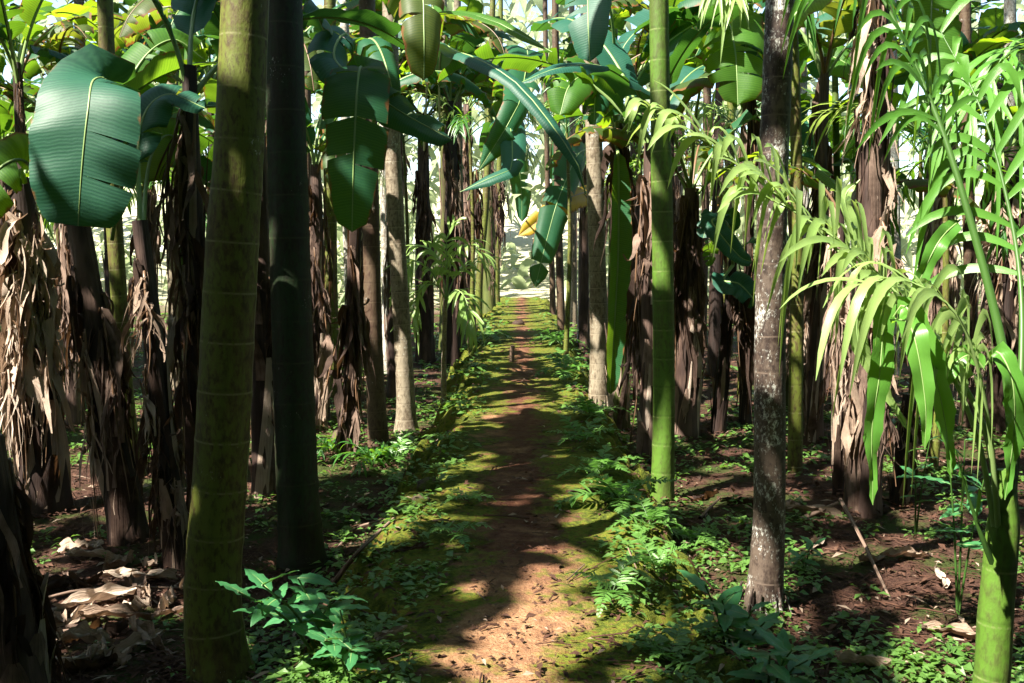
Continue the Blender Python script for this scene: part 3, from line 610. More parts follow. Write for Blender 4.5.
BAN = {}
def banana(key, label, px, d, H, wpx, top_px=None, mat='stem_brown', leaves=6, dead=8, kinds=('green', 'teal', 'lime', 'old'), dz=(.55, 1.0), pale=.10, lsc=1.0, az=None, dlen=1.0, group='banana plants of the grove', curve=0.0, xs=1.0):
    if d >= 9.5:
        wpx *= .72; xs *= .72
        if int(px_h := px * 7) % 2: mat = 'stem_green'
    if d >= 13: H *= 1.28; lsc *= 1.15; leaves += 2
    b = GX(px, d); top = b + np.array([0, 0, H])
    if top_px is not None: top[0] = (top_px - 512) / FPX * d
    mid = (b + top) / 2 + np.array([curve, 0, 0]); r = wpx / 2 / FPX * d
    FEET.append((b, r))
    t = thing('banana_plant', label, 'banana plant', b, group); BAN[key] = t
    rg = np.random.default_rng(int(px * 31 + d * 17)); ph = rg.uniform(0, 6)
    c = spline([b - np.array([0, 0, .08]), mid, top], 40 if d < 12 else 18); s = np.linspace(0, 1, len(c))
    mb = MB(); tube(mb, c, r * (1.12 - .55 * s) * (1 + .10 * np.exp(-s * 14)), 18 if d < 12 else 10, 0, flute=lambda a, l: .07 * np.sin(3 * a + ph + l * 1.3) + .05 * np.sin(5 * a - l * 2 + ph) + .04 * np.sin(9 * a + 3 * l), rough=.12)
    # old leaf sheaths peeling off the stem
    for k in range(22 if d < 11 else 5):
        a = rg.uniform(0, 6.28); u0 = rg.uniform(-.02, .6) if k % 3 else rg.uniform(-.02, .08); u0 = max(0, u0); u1 = min(1, u0 + rg.uniform(.1, .4)); q = np.linspace(u0, u1, 7)
        ax = np.array([math.cos(a), math.sin(a), 0]); tn = np.array([-math.sin(a), math.cos(a), 0])
        cc = np.stack([np.interp(q, s, c[:, k2]) for k2 in range(3)], 1); rr = np.interp(q, s, r * (1.12 - .55 * s))
        ou = rr * 1.03 + .05 * rg.uniform(.2, 1.4) * ((q - u0) / (u1 - u0)) ** 2
        w = rr * rg.uniform(.2, .9) * (1 - .75 * ((q - u0) / (u1 - u0)) ** 2)
        ribbon(mb, cc + ax * ou[:, None] + tn * (rr * .25 * np.sin(q * 9 + a))[:, None], np.tile(tn, (7, 1)), w, -.45, mat=2 if rg.random() < .3 else 1)
    link('stem', mb.mesh('stem', [M[mat], M['dead'], M['dead_pale']], b), t)
    for k in range(dead):
        u = rg.uniform(*dz); p = np.array([np.interp(u, s, c[:, q]) for q in range(3)]) - b
        a = rg.uniform(0, 6.28) if k % 3 else rg.uniform(3.6, 5.9); rr = r * (1.05 - .5 * u)
        pool = DEADP if (pale and rg.random() < pale) else DEADV
        sc = min(rg.uniform(.7, 1.25) * dlen, (p[2] + .1) / .9)
        link('dead_leaf', pool[int(rg.integers(len(pool)))], t, p + np.array([math.cos(a), math.sin(a), 0]) * rr * .8, (rg.normal(0, .07), rg.normal(0, .07), a), (xs * sc * rg.uniform(.6, 1.15), xs * sc * rg.uniform(.6, 1.15), sc * 1.15))
    for k in range(leaves):
        a = k * 2.4 + ph + rg.uniform(-.4, .4)
        for q in range(8):
            if not (blocks(top + np.array([math.cos(a) * .5, math.sin(a) * .5, .45]), .15) or blocks(top + np.array([math.cos(a) * 1.0, math.sin(a) * 1.0, .45]), .2)): break
            a += .8
        pool = LEAFV[kinds[int(rg.integers(len(kinds)))]]
        link('leaf', pool[int(rg.integers(len(pool)))], t, top - b - np.array([0, 0, rg.uniform(0, .25)]), (rg.normal(0, .12), rg.normal(0, .12), a), rg.uniform(.8, 1.1) * lsc)
    return t

# left of the path, near
banana('Lskirt', 'banana plant in a sunlit skirt of shredded pale dead leaves at the left edge', 36, 7.0, 2.3, 44, 26, dead=30, leaves=2, pale=1.0, kinds=('green', 'lime'), dz=(.65, 1.0), dlen=1.0, xs=.85)  # every shred pale: sunlit brightness put into the leaf colour
banana('Ldark', 'dark reddish banana stem leaning left, behind the litter at far left', 122, 6.3, 2.2, 34, 78, dead=6, leaves=4, kinds=('teal', 'green'))
banana('Llean', 'dark banana stem wrapped in curled dead leaves, nearest left of the olive trunk', 172, 5.7, 2.05, 25, 142, dead=11, leaves=0, dz=(.25, .98), dlen=.55)
banana('Lshred', 'black banana stem with hanging brown shreds touching the left side of the olive trunk', 195, 6.2, 3.0, 24, 196, dead=8, leaves=3, dz=(.4, .95), kinds=('teal',))
banana('Lnear', 'drooping brown banana stump with dead leaves in the lower left corner', 2, 4.0, 1.1, 52, -20, dead=9, leaves=0, dz=(.5, 1), dlen=.8)
banana('Lgap', 'brown banana stem with curled pale sheath between the two thick trunks', 262, 7.4, 2.7, 26, 262, dead=8, leaves=3, dz=(.25, .95), dlen=.7, kinds=('teal', 'old'))
banana('Lcent', 'banana plant with a brown dead skirt in front of the slim shaded palms', 318, 10.2, 2.7, 24, 318, dead=8, leaves=5, dz=(.3, .95), kinds=('green', 'teal', 'old'))
banana('Lbig', 'banana plant with a big dark hanging leaf left of the slender palms', 345, 8.6, 3.0, 15, 362, dead=9, xs=.7, dz=(.25, .95), leaves=3, kinds=('teal', 'green'))
# left, further back
banana('b1', 'banana plant with dead leaves behind the sunlit skirt, at the left edge', 70, 10, 3.0, 22, leaves=6)
banana('b2', 'brown banana plant seen between olive trunk and leaning dark stem', 150, 13, 3.1, 22, leaves=6, kinds=('lime', 'green', 'teal'))
banana('b3', 'banana plant behind the gap left of the olive trunk, lime leaves', 195, 16, 3.3, 20, leaves=7, kinds=('lime', 'green'))
banana('b4', 'shaded banana plant seen behind the dark green trunk', 238, 11, 3.0, 22, leaves=6, kinds=('teal', 'green'))
banana('b5', 'banana plant far behind the dark green trunk on its right', 300, 15, 3.3, 20, leaves=6)
banana('b6', 'banana plant with reddish stem behind the slim palms left of the path', 362, 15.5, 3.1, 22, leaves=7, dead=10, dz=(.3, 1))
banana('b7', 'brown skirted banana plant behind the pale swollen footed palm', 424, 16, 3.1, 24, leaves=7, dead=12, dz=(.3, 1), kinds=('teal', 'green', 'old'))
banana('b8', 'banana plant full of dead brown leaves behind the young palm', 452, 15.5, 3.2, 24, leaves=7, dead=14, dz=(.4, 1))
banana('b9', 'banana plant with drooping dead leaves near the far left verge of the path', 468, 19.5, 3.6, 20, leaves=7, dead=12, dz=(.35, 1))
banana('b10', 'last banana plant on the left before the bright clearing', 489, 25, 4.0, 18, leaves=7, dead=14, dz=(.3, 1))
banana('b11', 'banana plant in deep shade far left of the slender palms', 400, 21, 3.8, 16, leaves=7, dead=8)
banana('b12', 'banana plant at far left with lime backlit leaves', 8, 12, 3.0, 22, leaves=7, kinds=('lime', 'green'))
banana('b13', 'far banana plant showing between thin yellow green palm and leaning stem', 112, 17, 3.4, 18, leaves=7, kinds=('lime', 'green'))
banana('b14', 'far shaded banana plant between the olive and dark green trunks', 268, 20, 3.8, 16, leaves=7)
# right of the path, near
banana('Rstrip', 'banana stem with one long vivid green leaf hanging straight down', 621, 9.4, 2.9, 17, 617, mat='stem_green', dead=2, leaves=3, kinds=('green',))
banana('Rbrown', 'brown banana plant with a dead skirt touching the bright green trunk', 652, 8.2, 2.6, 20, 648, xs=.7, dead=9, leaves=4, dz=(.4, 1), kinds=('green', 'teal'))
banana('Rfibre', 'banana plant with a long fibrous brown skirt right of the bright green trunk', 688, 9.2, 2.3, 24, 690, dead=16, leaves=5, dz=(.75, 1), dlen=1.35, xs=.55, kinds=('green', 'lime', 'old'))
banana('Rthin', 'thin dark bare banana stem left of the lichen spotted trunk', 720, 9.3, 1.75, 13, 733, dead=2, leaves=3, lsc=.55, kinds=('teal', 'green'))
banana('Rdry', 'tall dry banana stem with pinkish peeling sheaths at right', 872, 6.4, 3.9, 31, 866, dead=18, leaves=3, dz=(.2, 1), pale=.5, dlen=.75, kinds=('green',))
banana('Rhang', 'slim stem hung with curled grey dead leaves left of the dry banana stem', 846, 6.9, 2.0, 12, 838, dead=11, leaves=2, dz=(.35, 1), pale=.8, dlen=.6, lsc=.6, kinds=('old',))
banana('Rstump', 'short torn banana stump right of the dry banana stem', 908, 6.6, .75, 18, 912, dead=4, leaves=0, dz=(.6, 1), pale=.4, dlen=.5)
# right, further back
banana('c1', 'banana plant with pale dead leaves right behind the lichen spotted trunk', 795, 10.5, 2.6, 22, dead=14, leaves=5, pale=.7, dz=(.3, 1), kinds=('teal', 'lime'))
banana('c2', 'sunny banana plant behind the fibrous skirted one', 716, 13, 3.1, 20, leaves=6, dead=8, kinds=('lime', 'green'))
banana('c3', 'banana plant with pale hanging leaves behind the slim dead hung stem', 830, 12, 2.8, 22, leaves=6, dead=14, pale=.7, dz=(.3, 1), kinds=('lime', 'green', 'teal'))
banana('c4', 'banana plant behind the strap leaves with pinkish dead leaves', 940, 9.5, 2.9, 24, leaves=5, dead=14, pale=.75, dz=(.3, 1), kinds=('lime', 'green'))
banana('c5', 'banana plant at the right edge with dead leaves behind the sapling', 1005, 9.0, 2.6, 24, leaves=5, dead=14, pale=.75, dz=(.3, 1), kinds=('green', 'lime'))
banana('c6', 'banana plant beyond the yellowish trunk on the right verge', 634, 15, 3.3, 20, leaves=7, dead=12, dz=(.3, 1))
banana('c7', 'banana plant halfway along the right side of the path', 614, 20, 3.7, 18, leaves=7, dead=10, kinds=('green', 'teal', 'old'))
banana('c8', 'last banana plant on the right before the bright clearing', 596, 27, 4.2, 16, leaves=6, dead=8)
banana('c10', 'far banana plant in sun left of the whitish smooth palm', 868, 17, 3.4, 18, leaves=7, dead=8, kinds=('lime', 'green'), pale=.5)
banana('c11', 'far banana plant in sun right of the whitish smooth palm', 925, 15, 3.2, 18, leaves=7, dead=8, kinds=('lime', 'green'), pale=.5)
banana('c12', 'far banana plant at the right edge beyond the pale slim trunk', 990, 18, 3.6, 18, leaves=7, dead=8, kinds=('lime', 'green', 'teal'), pale=.5)
banana('c13', 'far banana plant between the green ringed trunk and fibrous skirt', 676, 19, 3.7, 18, leaves=7, dead=9)

for key, lab, px_, d, H in [('t1', 'tall banana plant at the left edge behind the big hanging leaf', 28, 9.4, 3.5), ('t2', 'tall banana plant rising behind the olive trunk', 216, 12, 3.9), ('t3', 'tall shaded banana plant right behind the dark green trunk', 276, 9.6, 3.5), ('t4', 'tall banana plant between the two sunlit slender palms', 392, 12, 3.9), ('t5', 'tall banana plant arching over the path from its right verge', 584, 17, 4.3),
                              ('t6', 'tall banana plant peeking out right of the bright green trunk', 668, 11, 3.7), ('t7', 'tall banana plant just left of the lichen spotted trunk', 748, 9.7, 3.4), ('t8', 'tall banana plant between lichen spotted trunk and dry banana stem', 818, 8.9, 3.4), ('t10', 'tall banana plant at the right edge behind the fronds', 1010, 11, 3.7), ('t11', 'tall banana plant on the left with leaves over the path', 445, 18, 4.4)]:
    banana(key, lab, px_, d, H / (1.28 if d >= 13 else 1), 15, leaves=8, dead=6, xs=.6, dz=(.35, 1), kinds=('green', 'lime', 'teal', 'green', 'old'), lsc=1.1)

TO_CAM = np.array([0, -1, .25])
# ---- leaves placed one by one where the photograph shows them
hero(BAN['Ldark'], [(112, 240, 5.9), (126, 150, 5.7), (112, 88, 5.45), (94, 80, 5.2), (88, 110, 5.05), (82, 165, 5.0), (78, 226, 5.0)], .58, [.12, -1, .15], ['leaf_teal', 'rib'], pet=.47, tears=2, fold=.05, curl=-.15, jag=.03, gap=.01, Mc=6, N=56, seed=3, blunt=.3, rib_r=.01)
hero(BAN['Lskirt'], [(70, 190, 6.8), (100, 110, 6.3), (80, 65, 6.0), (30, 45, 5.8)], .42, [0, -.4, 1], ['leaf_teal', 'rib'], pet=.3, tears=3, seed=4)
hero(BAN['Lskirt'], [(60, 200, 6.8), (20, 160, 6.4), (-20, 190, 6.2), (-40, 240, 6.1)], .45, TO_CAM, ['leaf_lime', 'rib'], pet=.2, tears=3, seed=5)
hero(BAN['Ldark'], [(85, 210, 6.2), (130, 80, 6.6), (170, 40, 6.8), (205, 60, 6.9)], .48, [.3, -.8, .5], ['leaf_lime', 'rib'], pet=.3, tears=7, seed=6, fold=.3)
hero(BAN['Llean'], [(142, 235, 5.8), (150, 160, 6.2), (170, 135, 6.4), (195, 165, 6.5)], .3, TO_CAM, ['leaf_lime', 'rib'], pet=.35, tears=1, seed=7)
hero(BAN['Llean'], [(140, 235, 5.7), (140, 130, 5.9), (165, 95, 6), (205, 108, 6)], .34, [0, -.5, 1], ['leaf_teal', 'rib'], pet=.35, tears=2, seed=8)
hero(BAN['Lbig'], [(362, 150, 8.4), (362, 75, 7.2), (358, 80, 6.6), (354, 150, 6.5), (352, 232, 6.5)], .47, [.1, -1, .1], ['leaf', 'rib'], pet=.38, tears=3, fold=.05, curl=-.2, jag=.08, gap=.015, seed=9, blunt=.35)
hero(BAN['Lbig'], [(362, 150, 8.4), (350, 40, 7.6), (335, 60, 7.2), (390, 105, 7.0), (452, 140, 6.8)], .40, [.25, -.75, .6], ['leaf_teal', 'rib'], pet=.35, tears=9, jag=.28, gap=.02, seed=10)
hero(BAN['Lbig'], [(370, 140, 8.4), (395, 20, 7.4), (420, -10, 6.9), (424, 30, 6.7), (424, 80, 6.7)], .36, [.3, -1, .1], ['leaf_old', 'rib'], pet=.5, tears=4, seed=11, jag=.15)
hero(BAN['Lbig'], [(365, 140, 8.6), (320, 20, 7.4), (290, -20, 7), (270, 10, 6.6)], .45, [0, -.7, .6], ['leaf_teal', 'rib'], pet=.4, tears=7, seed=12)
hero(BAN['b7'], [(424, 150, 15), (430, 30, 9), (440, 14, 7.4), (490, 20, 7), (552, 52, 6.8)], .22, [0, -.5, 1], ['leaf_lime', 'rib'], pet=.5, tears=0, fold=.5, seed=13)
hero(BAN['b8'], [(440, 150, 14), (440, 60, 9), (458, 52, 7), (510, 78, 6.5), (548, 120, 6.3), (578, 165, 6.2), (586, 194, 6.2)], .24, [.45, -.7, .5], ['leaf_teal', 'rib'], pet=.42, tears=0, fold=.25, curl=-.4, seed=14, blunt=.6, N=48)
hero(BAN['Rstrip'], [(617, 140, 9.4), (640, 100, 7.6), (606, 68, 7.0), (560, 68, 6.7), (518, 84, 6.6)], .30, [0, -.35, 1], ['leaf_teal', 'rib'], pet=.3, tears=5, jag=.2, seed=15, fold=.1)
hero(BAN['Rstrip'], [(617, 140, 9.4), (612, 20, 8.3), (590, -40, 7.8), (588, 10, 7.4), (590, 62, 7.3)], .46, [-.3, -1, .3], ['leaf_teal', 'rib'], pet=.5, tears=5, jag=.12, seed=16, fold=.1, curl=-.2)
hero(BAN['Rstrip'], [(617, 150, 9.4), (610, 115, 8.8), (590, 78, 8.4), (570, 85, 8.1), (560, 115, 8)], .46, [0, -.9, .4], ['leaf_lime', 'rib'], pet=.3, tears=6, seed=17)
hero(BAN['Rstrip'], [(617, 150, 9.4), (618, 160, 9.1), (618, 250, 9.0), (614, 330, 9.0), (610, 395, 9.0)], .26, [.3, -1, 0], ['leaf', 'rib'], pet=.1, tears=0, fold=.55, curl=.1, seed=18, jag=.05)
hero(BAN['b9'], [(468, 200, 19), (500, 120, 11), (512, 165, 9), (490, 178, 8.8), (460, 192, 8.8)], .34, [0, -.8, .6], ['leaf_teal', 'rib'], pet=.45, tears=2, seed=19)
hero(BAN['b9'], [(468, 200, 19), (520, 60, 12), (520, 100, 9.6), (498, 140, 9.4), (478, 172, 9.4)], .5, [.2, -.9, .4], ['leaf', 'rib'], pet=.4, tears=16, jag=.3, gap=.035, seed=20)
hero(BAN['c7'], [(612, 180, 20), (585, 150, 16), (562, 190, 14.5), (548, 235, 14.2), (535, 288, 14)], .55, [.2, -1, .2], ['leaf', 'rib'], pet=.42, tears=6, jag=.1, gap=.06, seed=21)
hero(BAN['c7'], [(612, 180, 20), (590, 190, 16), (565, 200, 14.6), (545, 216, 14.4), (518, 236, 14.4)], .5, [0, -1, .3], ['leaf_yellow', 'rib_brown'], pet=.45, tears=4, jag=.3, seed=22)
hero(BAN['Rfibre'], [(690, 190, 9.2), (700, 90, 8.6), (725, 25, 8.2), (735, 50, 7.9), (738, 105, 7.8)], .62, [0, -1, .2], ['leaf_lime', 'rib'], pet=.5, tears=9, jag=.2, seed=23)
hero(BAN['Rfibre'], [(690, 190, 9.2), (670, 110, 8.8), (690, 82, 8.4), (730, 80, 8.1), (775, 100, 8)], .42, [0, -.3, 1], ['leaf_old', 'rib'], pet=.3, tears=4, seed=24)
hero(BAN['c1'], [(795, 180, 10.5), (790, 90, 10), (810, 55, 9.7), (840, 60, 9.5), (875, 85, 9.4)], .5, [0, -.7, .8], ['leaf_lime', 'rib'], pet=.25, tears=7, seed=25)
hero(BAN['c1'], [(795, 180, 10.5), (800, 120, 10), (812, 130, 9.7), (815, 175, 9.6)], .5, [.1, -1, .2], ['leaf_teal', 'rib'], pet=.3, tears=12, jag=.1, gap=.03, seed=26)
hero(BAN['Rthin'], [(733, 265, 9.2), (728, 225, 9), (712, 222, 8.8), (738, 255, 8.7), (752, 262, 8.7)], .2, [-.2, -.8, .6], ['leaf_teal', 'rib'], pet=.3, tears=0, seed=27, fold=.5)
hero(BAN['Rthin'], [(733, 265, 9.2), (724, 280, 9), (740, 285, 8.9), (762, 308, 8.8)], .3, [0, -1, .3], ['leaf_teal', 'rib'], pet=.2, tears=1, seed=28)
hero(BAN['c4'], [(938, 190, 9.4), (945, 60, 8), (938, -60, 7), (932, 0, 6.8), (930, 85, 6.7)], .5, [-.1, -1, .2], ['leaf_lime', 'rib'], pet=.55, tears=8, jag=.15, seed=29, curl=-.2, fold=.1)
hero(BAN['Rdry'], [(866, 20, 6.4), (850, -10, 6.3), (800, 10, 6.3), (770, 60, 6.4)], .24, [0, -.5, 1], ['leaf_lime', 'rib'], pet=.2, tears=0, seed=30)

for k, (key, x, y, d, L) in enumerate([('b9', 494, 186, 19, 1.7), ('b9', 500, 175, 20, 1.5), ('b10', 505, 170, 23, 2.0), ('c8', 578, 165, 25, 2.2), ('c7', 566, 160, 19, 1.5), ('b8', 474, 170, 15, 1.6)]):
    link('dead_leaf', DEADV[k], BAN[key], P(x, y, d) - np.array(BAN[key].location), (0, 0, k * 1.3), (.9, .9, L))
hero(BAN['b10'], [(489, 170, 25), (500, 130, 22), (515, 150, 21), (521, 185, 21), (522, 222, 21)], .55, [.1, -1, .2], ['leaf', 'rib'], pet=.4, tears=9, jag=.25, gap=.05, seed=41)
hero(BAN['c8'], [(596, 150, 27), (585, 110, 24), (568, 125, 23), (560, 165, 23), (558, 215, 23)], .6, [.1, -1, .2], ['leaf', 'rib'], pet=.4, tears=9, jag=.25, gap=.05, seed=42)

# ------------------------------------------------------------------ young palms
def sapling_base(label, p, cat='young palm', name='palm_sapling'): return thing(name, label, cat, p, 'young palms')
b = G(447, 385); b = np.array([(443 - 512) / FPX * 11.2, 11.2, float(hz((443 - 512) / FPX * 11.2, 11.2))])
t = sapling_base('slim young palm with arching yellow green fronds left of the path', b)
top = P(446, 300, 11.2); mb = MB(); tube(mb, spline([b - [0, 0, .05], P(444, 345, 11.2), top], 14), np.linspace(.035, .022, 14), 10, 0)
link('stem', mb.mesh('stem', [M['tr_pale']], b), t)
for k, e in enumerate([[(430, 270), (412, 262), (402, 285)], [(458, 272), (480, 262), (492, 280)], [(440, 262), (428, 248), (412, 246)], [(452, 258), (468, 245), (488, 258)], [(436, 285), (420, 290), (410, 320)], [(456, 290), (466, 300), (470, 325)], [(447, 262), (447, 238), (456, 222)]]):
    mb = MB(); dd = 11.2 + (-.5, .3, .3, -.3, -.4, -.5, .1)[k]
    frond(mb, [top] + [P(a, c, 11.2 + (dd - 11.2) * (i + 1) / 3) for i, (a, c) in enumerate(e)], (0, -.2, 1), 11, .40, .019, .6, .25, seed=50 + k, rr=.009, segs=5)
    link('frond', mb.mesh('frond', [M['palm_lime'], M['rib']], b), t)

b = GX(992, 3.45); t = sapling_base('big palm sapling with thick green base and long arching fronds at right', b)
ctop = P(1003, 530, 3.45)
mb = MB(); tube(mb, spline([b - [0, 0, .05], P(990, 690, 3.45), P(996, 610, 3.45), ctop, P(1006, 470, 3.45)], 30), np.interp(np.linspace(0, 1, 30), [0, .5, .8, 1], [.062, .06, .055, .03]), 16, 0, rough=.03)
link('stem', mb.mesh('stem', [M['tr_green']], b), t)
def frond_obj(parent, base, mid, mats, **kw):
    mb = MB(); frond(mb, [P(*q) for q in mid], **kw); return link('frond', mb.mesh('frond', [M[k] for k in mats], base), parent)
frond_obj(t, b, [(1004, 560, 3.45), (1012, 470, 3.45), (1003, 350, 3.5), (960, 185, 3.6), (925, 88, 3.7), (880, -5, 3.8), (830, -60, 3.9)], ['strap', 'rib_dark'], up=(.5, -.7, .4), pairs=18, ll=.6, lw=.014, droop=.9, a0=.62, rr=.021, seed=61, segs=7, N=40)
frond_obj(t, b, [(1002, 560, 3.45), (985, 430, 3.45), (930, 340, 3.5), (850, 262, 3.6), (770, 190, 3.65), (705, 142, 3.7), (652, 118, 3.7)], ['palm_lime', 'rib'], up=(0, -.25, 1), pairs=34, ll=.58, lw=.0165, droop=.75, a0=.28, rr=.012, seed=62, segs=7, N=40, lift=.6, ang=(60, 22))
frond_obj(t, b, [(1000, 560, 3.45), (975, 430, 3.4), (925, 330, 3.45), (865, 262, 3.5), (800, 215, 3.55), (745, 188, 3.6)], ['palm_lime', 'rib'], up=(0, -.25, 1), pairs=18, ll=.62, lw=.0155, droop=.95, a0=.42, rr=.011, seed=71, segs=7, N=40, lift=.5, ang=(65, 25))
frond_obj(t, b, [(1008, 540, 3.45), (1020, 400, 3.5), (1018, 260, 3.7), (985, 120, 3.9), (940, 30, 4.1)], ['strap', 'rib_dark'], up=(-.2, -.8, .5), pairs=11, ll=.6, lw=.019, droop=.8, a0=.45, rr=.014, seed=63, segs=7, N=36)
frond_obj(t, b, [(1000, 550, 3.45), (988, 420, 3.3), (960, 320, 3.2), (905, 280, 3.2), (860, 285, 3.2)], ['palm_lime', 'rib'], up=(0, -.3, 1), pairs=10, ll=.5, lw=.016, droop=.9, a0=.45, rr=.011, seed=64, segs=7, N=30)
frond_obj(t, b, [(1000, 580, 3.45), (985, 545, 3.4), (968, 495, 3.35), (958, 460, 3.3)], ['strap', 'rib_dark'], up=(0, -.6, 1), pairs=3, ll=.18, lw=.02, droop=.5, a0=.55, rr=.012, seed=65)
def straps(parent, base, specs, mats):
    for k, (pts, w) in enumerate(specs):
        mb = MB(); banana_leaf(mb, [P(*q) for q in pts], w, [.15 * (-1) ** k, -1, .45], pet=.05, tears=0, fold=.35, curl=-.15, jag=0, N=26, Mc=2, seed=k, rib_r=.003, blunt=.8)
        link('leaflet', mb.mesh('leaflet', [M[q] for q in mats[k % len(mats)]], base), parent)
straps(t, b, [([(893, 318, 3.3), (905, 306, 3.25), (925, 345, 3.2), (943, 410, 3.2), (952, 478, 3.2)], .095), ([(893, 318, 3.3), (912, 330, 3.1), (925, 400, 3.05), (925, 450, 3.05)], .08), ([(880, 285, 3.5), (884, 300, 3.45), (880, 370, 3.4), (872, 430, 3.4), (873, 505, 3.4)], .085), ([(880, 285, 3.5), (865, 290, 3.5), (858, 340, 3.5), (890, 400, 3.5), (908, 430, 3.5)], .06),
               ([(986, 365, 3.3), (998, 352, 3.25), (1012, 380, 3.2), (1014, 430, 3.2), (1005, 500, 3.2)], .085), ([(985, 370, 3.4), (970, 355, 3.4), (950, 370, 3.4), (940, 400, 3.4)], .07), ([(960, 220, 3.8), (940, 240, 3.7), (920, 280, 3.7), (908, 320, 3.7)], .07), ([(860, 180, 4), (845, 200, 4), (862, 250, 4), (880, 300, 4)], .05)],
       [['strap', 'rib'], ['strap', 'rib'], ['strap', 'rib'], ['palm_lime', 'rib']])

# tall palm leaning in from beyond the right edge
b = GX(1110, 5.2); t = sapling_base('palm reaching in from the right edge with drooping bluish green leaflets', b)
mb = MB(); tp = P(1100, 120, 5.2); tube(mb, spline([b - [0, 0, .05], P(1105, 300, 5.2), tp], 24), np.linspace(.07, .045, 24), 14, 0); link('stem', mb.mesh('stem', [M['tr_green']], b), t)
for k, e in enumerate([[(1060, 60), (1015, 50), (965, 110)], [(1080, 60), (1040, -40), (980, -80)]]):
    mb = MB(); frond(mb, [tp] + [P(a, c, 5.2 - .25 * i) for i, (a, c) in enumerate(e)], (0, -.4, 1), 17, .55, .0125, 1.0, .2, seed=80 + k, segs=6, rr=.012)
    link('frond', mb.mesh('frond', [M['palm' if k % 2 else 'strap'], M['rib_dark']], b), t)

# overhanging young fronds at the top of the picture
b = GX(800, 7.6); t = sapling_base('palm with pale fan of young leaflets hanging at the top edge', b)
mb = MB(); tp = P(790, -60, 7.6); tube(mb, spline([b - [0, 0, .05], P(797, 200, 7.6), tp], 30), np.linspace(.06, .035, 30), 12, 0); link('stem', mb.mesh('stem', [M['tr_olive']], b), t)
for k, e in enumerate([[(760, -90), (730, -60), (712, -10)], [(770, -80), (745, -60), (735, 0)], [(820, -90), (850, -60), (880, 0)], [(780, -110), (790, -60), (800, 10)]]):
    mb = MB(); frond(mb, [tp] + [P(a, c, 7.6 - .4 * i) for i, (a, c) in enumerate(e)], (0, -.4, 1), 14, .42, .013, .8, .3, seed=90 + k, segs=5, rr=.012)
    link('frond', mb.mesh('frond', [M['palm_lime' if k < 2 else 'palm'], M['rib']], b), t)

YF = []
for k in range(6):
    mb = MB(); p, _ = arch(1.25, 78 - 9 * k, 85 + 9 * k); frond(mb, p, (0, 0, 1), 17, .42, .012, .6, .2, seed=200 + k, segs=5, rr=.009, N=18); YF.append(mb.mesh('young_frond', [M['palm_lime' if k % 3 == 1 else 'palm'], M['rib_dark']]))
for (px_, d, H, lab) in [(470, 15, 3.3, 'tall young palm above the brown skirted banana plants'), (566, 14, 3.2, 'young palm with drooping fronds above the yellowish palm trunk'), (664, 12, 2.6, 'young palm directly behind the bright green ringed trunk'), (742, 11.5, 2.9, 'young palm in the gap left of the lichen spotted trunk'), (826, 13, 2.6, 'young palm behind the thin green cane palm'), (300, 12, 2.9, 'young palm in shade right of the dark green trunk'), (146, 11, 2.5, 'young palm between leaning stem and olive trunk'),
                         (58, 12, 2.8, 'young palm at far left above the dead leaves'), (915, 11, 2.8, 'young palm behind the right hand dry banana stem'), (1000, 13, 3.2, 'young palm high at the right edge'), (405, 16, 3.6, 'young palm high behind the pale swollen footed palm'), (940, 7.6, 2.3, 'young palm tangled behind the strap leaves')]:
    b = GX(px_, d); t = sapling_base(lab, b); mb = MB(); tube(mb, spline([b - [0, 0, .05], b + [.05, 0, H * .5], b + [0, 0, H]], 16), np.linspace(.04, .02, 16), 8, 0); link('stem', mb.mesh('stem', [M['tr_olive']], b), t)
    for k in range(7): link('frond', YF[random.randrange(6)], t, (0, 0, H - .05 * (k % 3)), (random.gauss(0, .1), random.gauss(0, .1), k * 2.4 + random.uniform(-.3, .3)), random.uniform(.8, 1.15))

# small grassy palm clumps on the left
for (px_, py_b, lab, sc) in [(372, 468, 'low dark spiky palm seedling at the foot of the black slender palm', 1.0), (330, 455, 'grassy dark seedling clump below the brown dead skirt, left of the slender palms', .85)]:
    q = G(px_, py_b); t = thing('palm_seedling', lab, 'seedling', q, 'palm seedlings')
    for k in range(7):
        p, _ = arch(.36 * sc, 75 - 5 * (k % 3), 80 + 15 * (k % 3)); a = k * .9; pp = np.stack([p[:, 0] * math.cos(a), p[:, 0] * math.sin(a), p[:, 2]], 1)
        mb = MB(); frond(mb, pp, (0, 0, 1), 6, .18 * sc, .012, .5, .15, seed=k, rr=.005, segs=4, N=12); link('frond', mb.mesh('frond', [M['palm'], M['rib_dark']]), t)

